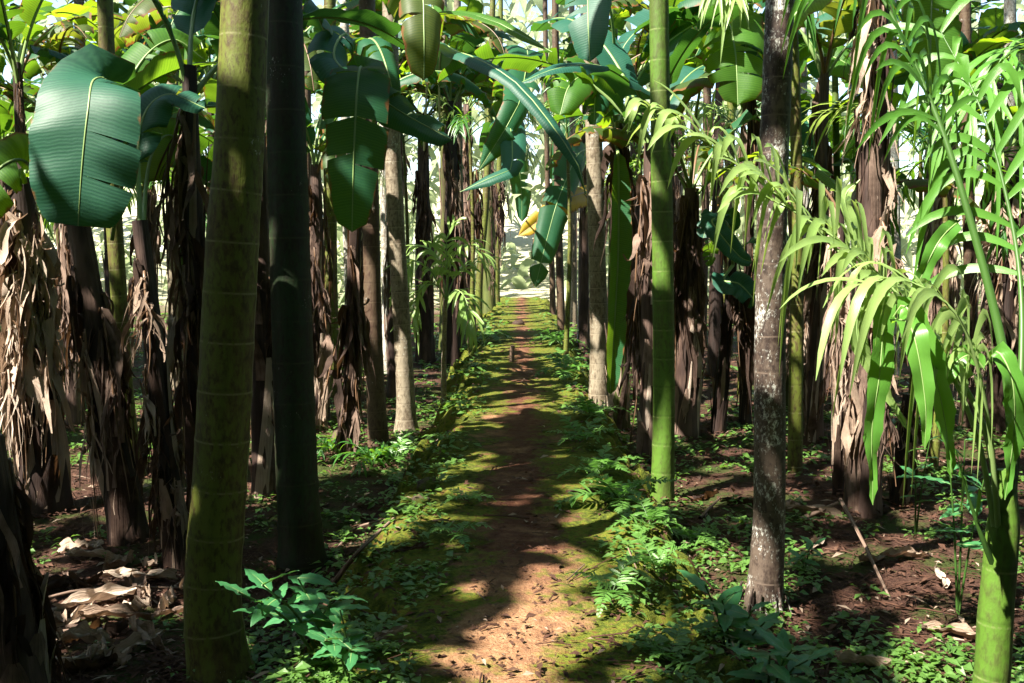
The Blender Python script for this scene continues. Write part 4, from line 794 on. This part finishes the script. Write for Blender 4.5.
# ------------------------------------------------------------------ ferns
FERN = []
for k in range(4):
    mb = MB(); p, _ = arch(.32, 50 - 8 * k, 55 + 10 * k)
    frond(mb, p, (0, 0, 1), 17, .10, .0085, .12, .12, ang=(75, 50), lift=.05, segs=3, rr=.0028, seed=k, N=16, prof=lambda q: max(.08, min(1, 1.2 * (1 - q) ** .9 + .02)) * (1 if q > .06 else .6))
    FERN.append(mb.mesh('fern_frond', [M['fern'], M['rib_dark']]))
def fern(px_, py_, label, sc=1.0, n=7):
    q = G(px_, py_); t = thing('fern', label, 'fern', q, 'ferns along the path')
    rg = np.random.default_rng(px_)
    for k in range(n): link('frond', FERN[int(rg.integers(4))], t, (0, 0, .03), (0, rg.normal(-.1, .12), k * 6.28 / n + rg.uniform(-.3, .3)), 1.12 * sc * rg.uniform(.75, 1.1))
for a in [(618, 505, 'largest fern spreading on the right shoulder of the path', 1.2, 8), (600, 478, 'fern just behind the largest fern on the right verge', .9, 7), (612, 600, 'fern in shade beside the sunlit patch of soil', .85, 6), (650, 530, 'small fern on moss below the bright green ringed trunk', .8, 6),
          (690, 545, 'fern left of the lichen spotted trunk, on the bank', .75, 6), (655, 575, 'fern on the mossy bank right of the sunlit soil', .7, 6), (668, 668, 'fern at the bottom edge on the mossy right shoulder', .7, 6), (580, 445, 'fern on the right verge beside the damp dark soil', 1.0, 6),
          (590, 420, 'fern near the foot of the yellowish palm trunk', 1.1, 6), (470, 505, 'small fern on the left moss shoulder by the dark soil', .6, 5), (455, 540, 'lowest small fern on the left moss shoulder', .6, 5), (565, 375, 'fern on the sunny right verge further along', 1.5, 7), (458, 360, 'fern on the sunny left verge below the young palm', 1.4, 7), (560, 345, 'farthest fern clump on the right of the path', 1.8, 7), (485, 340, 'farthest fern clump on the left of the path', 1.7, 7), (395, 462, 'fern in the hollow left of the mossy edge', 1.0, 6)]:
    fern(*a)

# ------------------------------------------------------------------ broad-leaved shrubs
def ovate(L, W, seed, droop=.35):
    rg = np.random.default_rng(seed); mb = MB(); n = 11; t = np.linspace(0, 1, n)
    c = np.stack([L * t, 0 * t, .03 * t - droop * L * t ** 2 * .6], 1); tg = np.gradient(c, axis=0); tg /= np.linalg.norm(tg, axis=1, keepdims=True)
    w = W / 2 * np.power(np.sin(math.pi * np.clip(np.power(t, .8), 0, 1)), .85); w[0] = .002; w[-1] = .0005
    rows = []; uv = []
    for i in range(n):
        nn = np.array([-tg[i][2], 0, tg[i][0]]); row = []; ru = []
        for u in np.linspace(-1, 1, 7):
            row.append(c[i] + np.array([0, 1, 0]) * u * w[i] + nn * (abs(u) * w[i] * .35 - .3 * u * u * w[i] + .004 * math.sin(i * 2.4) * abs(u))); ru.append((.5 + u / 2, L * t[i]))
        rows.append(row); uv.append(ru)
    mb.grid(np.array(rows), np.array(uv)); tube(mb, c - [0, 0, .001], .0025 * (1.2 - t), 5, 1, cap=False)
    return mb.mesh('shrub_leaf', [M['shrub'], M['rib']])
OV = [ovate(.17, .065, k, .2 + .15 * k) for k in range(4)]
def shrub(label, base, tips, sc=1.0, seed=0, ros=6):
    t = thing('leafy_seedling', label, 'seedling', base, 'broad leaved seedlings'); rg = np.random.default_rng(seed)
    for e in tips:
        e = np.asarray(e); mid = (base + e) / 2 + np.array([0, 0, .05]); c = spline([base - [0, 0, .03], mid, e], 10); mb = MB(); tube(mb, c, np.linspace(.0055, .0025, 10) * (sc + .3), 6, 0); link('stem', mb.mesh('stem', [M['rib_dark']], base), t)
        ax = unit(e - base)
        for k in range(ros):
            f = 1 - .10 * k; p = np.array([np.interp(f, np.linspace(0, 1, 10), c[:, q]) for q in range(3)]) - base
            a = k * 2.4 + rg.uniform(-.4, .4); s = sc * rg.uniform(.65, 1.15) * (1 if k else .7)
            link('leaf', OV[int(rg.integers(4))], t, p, (rg.normal(0, .25), rg.uniform(-.55, .15), a), s)
    return t
b1 = G(322, 655); b1 = GX(322, 3.75)
shrub('tall leafy seedling with pointed green leaves right of the olive trunk', b1, [P(262, 585, 3.4), P(298, 578, 3.5), P(330, 600, 3.5), P(238, 592, 3.3)], 1.05, 1, 7)
b2 = GX(345, 3.4)
shrub('lower leafy seedling at the bottom edge left of the path', b2, [P(325, 640, 3.3), P(352, 650, 3.3), P(340, 610, 3.4)], .8, 2, 6)
b3 = GX(700, 3.75)
shrub('broad leaved seedling at the foot of the lichen spotted trunk', GX(742, 3.9), [P(722, 600, 3.8), P(752, 610, 3.8), P(765, 622, 3.75), P(705, 585, 3.8)], 1.05, 3, 7)
shrub('broad leaved seedling at the bottom edge below the lichen spotted trunk', GX(778, 3.5), [P(770, 655, 3.4), P(792, 650, 3.4), P(750, 655, 3.45), P(808, 660, 3.45)], .95, 4, 7)
shrub('small leafy seedling on the bank left of the sunlit fallen leaves', GX(812, 5.2), [P(815, 545, 5.15), P(800, 560, 5.1)], .6, 5, 6)
shrub('leafy green seedling behind the big palm sapling', GX(972, 4.6), [P(965, 440, 4.5), P(985, 475, 4.5), P(950, 470, 4.5)], 1.0, 6, 6)
shrub('dark leafy seedling right of the dry banana stem', GX(925, 5.9), [P(930, 440, 5.8), P(915, 470, 5.8)], 1.0, 7, 6)

# ------------------------------------------------------------------ fallen things
def flat_leaf(seed, L, W):
    rg = np.random.default_rng(seed); n, m = 22, 11; rows = []; uv = []; mb = MB()
    jag = np.repeat(rg.uniform(.35, 1.25, (n // 2, 2)), 2, axis=0) * rg.uniform(.85, 1.1, (n, 2)); ph = rg.uniform(0, 6, 5)
    for i in range(n):
        t = i / (n - 1); w = W / 2 * max(.06, math.sin(math.pi * min(1, t * .9 + .08)) ** .5); row = []; ru = []
        for j in range(m):
            u = j / (m - 1) * 2 - 1; ww = w * (jag[i, 0] if u < 0 else jag[i, 1])
            z = .02 + .018 * math.sin(3 * t + ph[0]) + .018 * math.sin(4.5 * u + ph[1] + 3 * t) + .045 * float(abs(vnoise(t * 5 + seed, u * 2.5 + ph[4], 7) - .5)) + .022 * float(vnoise(t * 11, u * 5 + seed, 8) - .5) + .035 * abs(u) ** 1.5 * (1 + .6 * math.sin(5 * t + ph[2])) + .015 * math.sin(15 * t + ph[3]) * u
            row.append((L * (t - .5) + .05 * L * math.sin(6 * u + ph[2]), u * ww * (.8 + .2 * math.cos(2 * u)), z)); ru.append((.5 + u / 2, t * L))
        rows.append(row); uv.append(ru)
    mb.grid(np.array(rows), np.array(uv)); return mb
FL = [flat_leaf(k, .56, .15).mesh('fallen_leaf', [M['dead_pale']]) for k in range(6)]; FD = [flat_leaf(20 + k, .55, .13).mesh('fallen_leaf_dark', [M['dead']]) for k in range(4)]
def fallen(px_, py_, label, sc=1.0, rz=0.0, pale=True, tilt=0.0):
    sc = sc * .68
    q = G(px_, py_); o = link('fallen_leaf', (FL if pale else FD)[(px_ + py_) % (6 if pale else 4)], None, q + [0, 0, .005], (tilt, random.uniform(-.15, .15), rz), sc)
    tag(o, label, 'dead leaf', 'dry fallen leaves on the ground')
for a in [(815, 518, 'pale dry sheath lying right of the lichen spotted trunk', 1.2, -.2), (812, 548, 'curled cream leaf on the ground cover below the pale dry sheath', .75, .9, True, .5), (872, 562, 'sunlit tan leaf lying under the diagonal stick', .8, .7, True, .3), (908, 560, 'sunlit ragged leaf right of the diagonal stick', .8, .3), (938, 580, 'sunlit upright pinkish leaf, right of the ragged sunlit one', .75, 1.3, True, .5), (880, 668, 'curled tan leaf at the bottom edge in the right corner', 1.0, .2), (835, 640, 'brown leaf on dark soil right of the broad leaved seedling', .7, 1.0, False), (960, 640, 'dull dry leaf left of the green sapling base', .8, -.4),
          (100, 605, 'large pale crumpled leaf in the middle of the left litter', 1.2, .5), (140, 582, 'pale torn leaf nearest the foot of the leaning dark stem', 1.1, .2), (70, 628, 'upright pale sheath piece on the left litter', 1.0, 1.4, True, .4), (120, 622, 'long pale leaf scrap right of the upright sheath piece', 1.0, .2), (128, 655, 'frayed pale leaf at bottom left near the olive trunk', 1.0, 1.0, True, .3), (52, 668, 'flat grey leaf strip in the bottom left corner', 1.1, 0.1), (180, 615, 'brown leaf leaning at the olive trunk foot', .8, .9, False), (62, 590, 'dark curled leaf at the back of the left litter', 1.1, .3, False), (95, 560, 'thin pale leaf strip behind the left litter', .9, 0), (30, 600, 'brown folded leaf beside the lower left stump', 1.1, .8, False), (165, 565, 'curled brown leaf behind the pale torn leaf', .9, .5, False),
          (375, 455, 'sunlit dry leaf at the foot of the slender palms', 1.0, .1), (410, 552, 'small grey dead frond scrap on the left moss edge', .5, .4, False), (350, 385, 'reddish heap of dry leaf behind the slender palms', 1.5, .2), (590, 495, 'dark twiggy leaf scrap on the right of the path', .7, .1, False), (705, 500, 'dry brown leaf beside the bright green trunk foot', .9, .8, False), (740, 505, 'brown leaf between the green and lichen trunks', .8, .3, False), (385, 640, 'pale bent dead leaf under the lower seedling', .5, .6), (765, 640, 'orange brown dry leaf between the two broad seedlings', .6, 1.2, False)]:
    fallen(*a)
for k in range(20):
    px_, py_ = random.uniform(30, 190), random.uniform(540, 680); q = G(px_, py_); mb = flat_leaf(70 + k, random.uniform(.16, .38), random.uniform(.05, .11))
    tag(link('leaf_scrap', mb.mesh('leaf_scrap', [M['dead_pale' if k % 3 else 'dead']]), None, q, (random.uniform(-.5, .5), random.uniform(-.4, .4), random.uniform(0, 6.28))), 'small scrap of dry leaf in the litter left of the olive trunk', 'dead leaf', 'scraps of dry leaf in the left litter')
def stick(pts, r, label, name='stick', m='wood'):
    q = [np.asarray(p) for p in pts]; b = q[0]; mb = MB(); c = spline(q, 12); tube(mb, c, np.linspace(r, r * .55, 12), 7, 0, rough=.35); o = link(name, mb.mesh(name, [M[m]], b), None, b)
    return tag(o, label, 'stick', 'sticks on the ground')
def GS(px_, py_, h=.015): return G(px_, py_) + [0, 0, h]
stick([GS(840, 518, .12), GS(862, 555, .08), GS(890, 602)], .013, 'long pale stick lying diagonally right of the lichen spotted trunk')
stick([GS(800, 522), GS(838, 518, .10)], .02, 'short thick pale stick joining the diagonal one')
stick([GS(30, 612, .05), GS(90, 600, .06), GS(185, 590)], .01, 'long thin stick across the left litter')
stick([GS(60, 640, .04), GS(110, 635, .04), GS(150, 618)], .012, 'grey stick lying across the front of the left litter')
stick([GS(335, 555), GS(355, 535, .04), GS(385, 522)], .012, 'dark stick in the hollow left of the mossy edge')
stick([GS(330, 590), GS(360, 560, .05), GS(395, 520)], .016, 'long dark branch leaning against the mossy path edge')
stick([GS(567, 583), GS(585, 568, .02)], .004, 'tiny twig on the sunlit soil patch', 'twig')
stick([GS(628, 560, .06), GS(642, 585)], .004, 'thin twig standing in the moss right of the sunlit soil', 'twig')
stick([GS(478, 596), GS(486, 604)], .004, 'small white twig left of the sunlit soil', 'twig')
stick([GS(700, 520), GS(720, 505, .05)], .012, 'short stick beside the bright green trunk foot')
b = G(512, 362); mb = MB(); tube(mb, [b - [0, 0, .05], b + [0, 0, .1], b + [.01, 0, .22]], [.035, .032, .03], 10, 0, rough=.2)
tag(link('wooden_stake', mb.mesh('wooden_stake', [M['wood']], b), None, b), 'short brown wooden stake standing in the middle of the path', 'stake')
def rock(px_, py_, r, label, m='rock', sq=.7):
    q = G(px_, py_); n, k = 14, 9; rows = []; uv = []
    for i in range(k + 1):
        th = math.pi * i / k; row = []; ru = []
        for j in range(n + 1):
            ph = 2 * math.pi * (j % n) / n; d = np.array([math.sin(th) * math.cos(ph), math.sin(th) * math.sin(ph), math.cos(th)])
            rr = r * (.55 + .9 * float(fbm(d[0] * 2.2 + px_, d[1] * 2.2 + d[2] * 3.1 + 9, 61))); row.append(d * rr * [1, 1, sq]); ru.append((j / n, th))
        rows.append(row); uv.append(ru)
    mb = MB(); mb.grid(np.array(rows), np.array(uv)); return tag(link('stone', mb.mesh('stone', [M[m]]), None, q), label, 'stone', 'stones by the path')
rock(518, 324, .13, 'small dark stone lying on the far stretch of the path', 'darkstone')
rock(345, 442, .17, 'dark mossy rock left of the black slender palm')
rock(330, 425, .14, 'smaller mossy rock behind the dark mossy rock')
rock(420, 503, .07, 'mossy stone at the left edge of the raised path')
rock(352, 392, .16, 'reddish brown rock among the sunlit plants at left')
rock(428, 486, .08, 'yellow lit mossy stone on the left path edge')
rock(545, 432, .035, 'small reddish stone on the path verge')

# ------------------------------------------------------------------ stuff: ground cover, litter
def scatter_leaves(mb, pos, size, rg, tilt=.5, lift=(.02, .07), per=6, aspect=.62):
    V = []; F = []; U = []; k = 0
    for (x, y, z), s in zip(pos, size):
        st = rg.uniform(*lift)
        for q in range(per):
            a = rg.uniform(0, 6.28); l = s * rg.uniform(.6, 1.2); w = l * aspect / 2; rr = s * rg.uniform(.1, .9); h = st * rg.uniform(.4, 1.2)
            d = np.array([math.cos(a), math.sin(a)]); n = np.array([-d[1], d[0]]); sl = rg.normal(0, tilt) * .5
            o = np.array([x + d[0] * rr, y + d[1] * rr]); zz = z + h
            e = o + d * l; m1 = o + d * l * .45 + n * w; m2 = o + d * l * .45 - n * w; tw = rg.normal(0, .25) * w
            V += [(o[0], o[1], zz), (m1[0], m1[1], zz + sl * l * .5 + w * .3 + tw), (e[0], e[1], zz + sl * l - .1 * l), (m2[0], m2[1], zz + sl * l * .5 + w * .3 - tw), (o[0] + d[0] * l * .5, o[1] + d[1] * l * .5, zz + sl * l * .5)]
            F += [(k, k + 1, k + 4), (k + 1, k + 2, k + 4), (k + 2, k + 3, k + 4), (k + 3, k, k + 4)]; k += 5
            U += [(.5, 0), (0, l * .5), (.5, l), (1, l * .5), (.5, l * .5)]
    if V: mb.add(V, F, U)
rg = np.random.default_rng(11)
def sample(n, ymin, ymax, dens):
    """points more or less even over the picture: y spread as 1/d"""
    u = rg.uniform(0, 1, n); y = 1 / (1 / ymin + u * (1 / ymax - 1 / ymin)); x = rg.uniform(-.56, .56, n) * y
    keep = rg.uniform(0, 1, n) < dens(x, y); x, y = x[keep], y[keep]; return np.stack([x, y, hz(x, y)], 1)
def dcov(x, y):
    s = x - xc(y); a = np.abs(s); nz = fbm(x * 1.3, y * 1.3, 71); nz2 = fbm(x * 4, y * 4, 75)
    on = sstep(.36, .66, a + .45 * (nz - .44)) * sstep(.36, .54, nz2 + .12)
    side = np.where(s < 0, np.where(y > 8.2, 1.0 * sstep(.18, .36, nz), .30 * sstep(.4, .6, nz)), .8 * sstep(.36, .52, nz))
    side = side * np.where((s > 0) & (x > 1.4) & (y < 5.2), .8, 1)
    d = np.where(a < 1.0, on * .75, side); d = np.where((y > 9) & (a < 1.6), np.maximum(d, sstep(.25, .5, a) * .9), d)
    d = np.where((a > .7) & (a < 1.25) & (s < 0), np.maximum(d, .55), d) * np.where((y < 8) & (s > .3) & (a < 1.1), .42, 1)
    return d * (y < 29)
mb = MB(); pts = sample(13000, 2.9, 29, dcov); scatter_leaves(mb, pts, (.024 + .0038 * pts[:, 1]) * rg.uniform(.6, 1.5, len(pts)), rg)
o = link('ground_cover', mb.mesh('ground_cover', [M['cover']], smooth=False)); tag(o, 'low green leafy ground cover along the path and under the trees', 'ground cover', kind='stuff')
def feet(n, spread):
    out = []
    for b, r in FEET:
        if b[1] > 14: continue
        for k in range(n):
            a = rg.uniform(0, 6.28); e = r * 1.1 + abs(rg.normal(0, spread)); x, y = b[0] + math.cos(a) * e, b[1] + math.sin(a) * e
            if abs(x - xc(y)) > .5: out.append((x, y, float(hz(x, y)) + .02))
    return np.array(out)
def dlit(x, y):
    s = np.abs(x - xc(y)); return np.where(s < .9, .22, .9) * (y < 26)
mb = MB(); pts = np.vstack([sample(17000, 2.9, 26, dlit), feet(60, .16)]); scatter_leaves(mb, pts, (.018 + .0032 * pts[:, 1]) * rg.uniform(.4, 1.9, len(pts)), rg, tilt=.6, lift=(.004, .02), per=2, aspect=.45)
pp = sample(3000, 2.9, 12, lambda x, y: np.where(np.abs(x) < .8, .05, .9)); n0 = len(mb.f); scatter_leaves(mb, pp, (.05 + .006 * pp[:, 1]) * rg.uniform(.5, 2.2, len(pp)), rg, tilt=.25, lift=(.004, .03), per=1, aspect=.16); nn_ = len(mb.f) - n0
lm = rg.integers(0, 5, nn_ // 4); mb.m[n0:] = np.repeat(np.where(lm == 0, 1, np.where(lm < 3, 2, 0)), 4).tolist()
for k in range(1400):
    y = 1 / (1 / 2.9 + rg.uniform() * (1 / 16 - 1 / 2.9)); x = rg.uniform(-.56, .56) * y
    if abs(x) < .8 and rg.uniform() < .85: continue
    a = rg.uniform(0, 6.28); l = rg.uniform(.05, .3); e = (x + math.cos(a) * l, y + math.sin(a) * l)
    tube(mb, [(x, y, float(hz(x, y)) + .008), ((x + e[0]) / 2, (y + e[1]) / 2, float(hz((x + e[0]) / 2, (y + e[1]) / 2)) + .02), (e[0], e[1], float(hz(*e)) + .01)], rg.uniform(.0015, .005), 4, 0, cap=False)
pp = sample(3400, 2.9, 14, lambda x, y: np.where((x < -.9) & (y < 8.5), .8, np.where(np.abs(x) < .6, .14, .34)))
n0 = len(mb.f); scatter_leaves(mb, pp, (.02 + .004 * pp[:, 1]) * rg.uniform(.3, 1.6, len(pp)), rg, tilt=.5, lift=(.004, .03), per=1, aspect=.4); mb.m[n0:] = [1] * (len(mb.f) - n0)
o = link('leaf_litter', mb.mesh('leaf_litter', [M['litter'], M['dead_pale'], M['dead']], smooth=False)); tag(o, 'brown leaf litter and twigs on the dark soil', 'leaf litter', kind='stuff')

# ------------------------------------------------------------------ stuff: the added shade canopy overhead and leaf masses around
def big_leaves(mb, C, L, W, rg, hang=.3):
    """loose leaf blades, 5 rows x 3, anywhere in the air"""
    n = len(C); az = rg.uniform(0, 6.28, n); el = rg.uniform(-.5, .6, n) - hang; t = np.linspace(-.5, .5, 5)
    V = np.zeros((n, 5, 3, 3)); d = np.stack([np.cos(az) * np.cos(el), np.sin(az) * np.cos(el), np.sin(el)], 1); s = np.stack([-np.sin(az), np.cos(az), rg.normal(0, .35, n)], 1)
    prof = np.array([.25, .9, 1, .8, .05])
    for i in range(5):
        c = C + d * (L * t[i])[:, None]; c[:, 2] -= L * .9 * (t[i] + .1) ** 2
        for j in range(3):
            V[:, i, j] = c + s * ((j - 1) * W * .5 * prof[i])[:, None]; V[:, i, j, 2] += abs(j - 1) * W * .12
    f = []; base = np.array([(i * 3 + j, i * 3 + j + 1, (i + 1) * 3 + j + 1, (i + 1) * 3 + j) for i in range(4) for j in range(2)])
    allf = (base[None] + (np.arange(n) * 15)[:, None, None]).reshape(-1, 4); uv = np.tile(np.array([(j / 2, i * .25) for i in range(5) for j in range(3)]), (n, 1))
    mb.add(V.reshape(-1, 3), [tuple(q) for q in allf.tolist()], uv)
rg = np.random.default_rng(23)
n = 52000; C = np.stack([rg.uniform(-26, 14, n), rg.uniform(-12, 24, n), rg.uniform(5.6, 9.5, n)], 1)
sh = C - S[None, :] * (C[:, 2] / S[2])[:, None]          # where its shadow falls
keep = (fbm(sh[:, 0] * .8, sh[:, 1] * .8, 91) < np.where((sh[:, 0] > 2.6) & (sh[:, 1] > 7.5), .30, .58)) & (sh[:, 1] < 21)
C = C[keep]; C = C[[shades(c) or not blocks(c, .13) for c in C]]; L = rg.uniform(.4, .85, len(C))
mb = MB(); big_leaves(mb, C, L, L * rg.uniform(.24, .40, len(C)), rg)
o = link('canopy', mb.mesh('canopy', [M['canopy']])); tag(o, 'loose green leaf canopy added over the grove, shaped for sun patches', 'canopy', kind='stuff')
# unseen leaf mass added beside and behind the viewer to block skylight
n = 9000; yy = rg.uniform(-12, 30, n); sg = np.where(rg.uniform(0, 1, n) < .5, -1, 1); xx = sg * (np.maximum(.60 * np.maximum(yy, 0) + 1.8, 2.5) + rg.uniform(0, 7, n) ** 1.1)
back = rg.uniform(0, 1, n) < .30; xx = np.where(back, rg.uniform(-12, 12, n), xx); yy = np.where(back, rg.uniform(-9, -3, n), yy)
C = np.stack([xx, yy, rg.uniform(.3, 6.5, n)], 1); L = rg.uniform(.7, 1.3, n)
C = C[[(not blocks(c, .25)) for c in C]]; L = rg.uniform(.7, 1.3, len(C))
mb = MB(); big_leaves(mb, C, L, L * .3, rg, .6); o = link('woods', mb.mesh('woods', [M['canopy']])); tag(o, 'unseen leafy growth added beside the grove to block skylight', 'woods', kind='stuff')
# sunlit growth beyond the clearing
n = 17000; xx = rg.uniform(-34, 34, n); yy = rg.uniform(27, 44, n); zz = rg.uniform(0, 1, n) ** 1.2 * 11
dens = fbm(xx * .35, zz * .45 + yy * .3, 101); cen = np.exp(-((xx - .9) / 2.2) ** 2)
keep = (dens > .38 + .04 * (xx > 5)) & ~((np.abs(xx - .9) < 1.7) & (zz < 2.6) & (zz > .5 + .05 * (yy - 30)) & (yy < 41)) & ~((np.abs(xx - .3) < 1.2) & (yy < 32) & (zz < 2.8))
C = np.stack([xx, yy, zz + gz(xx, yy)], 1)[keep]; L = rg.uniform(.5, 1.3, len(C)); mb = MB(); big_leaves(mb, C, L, L * .3, rg, .5)
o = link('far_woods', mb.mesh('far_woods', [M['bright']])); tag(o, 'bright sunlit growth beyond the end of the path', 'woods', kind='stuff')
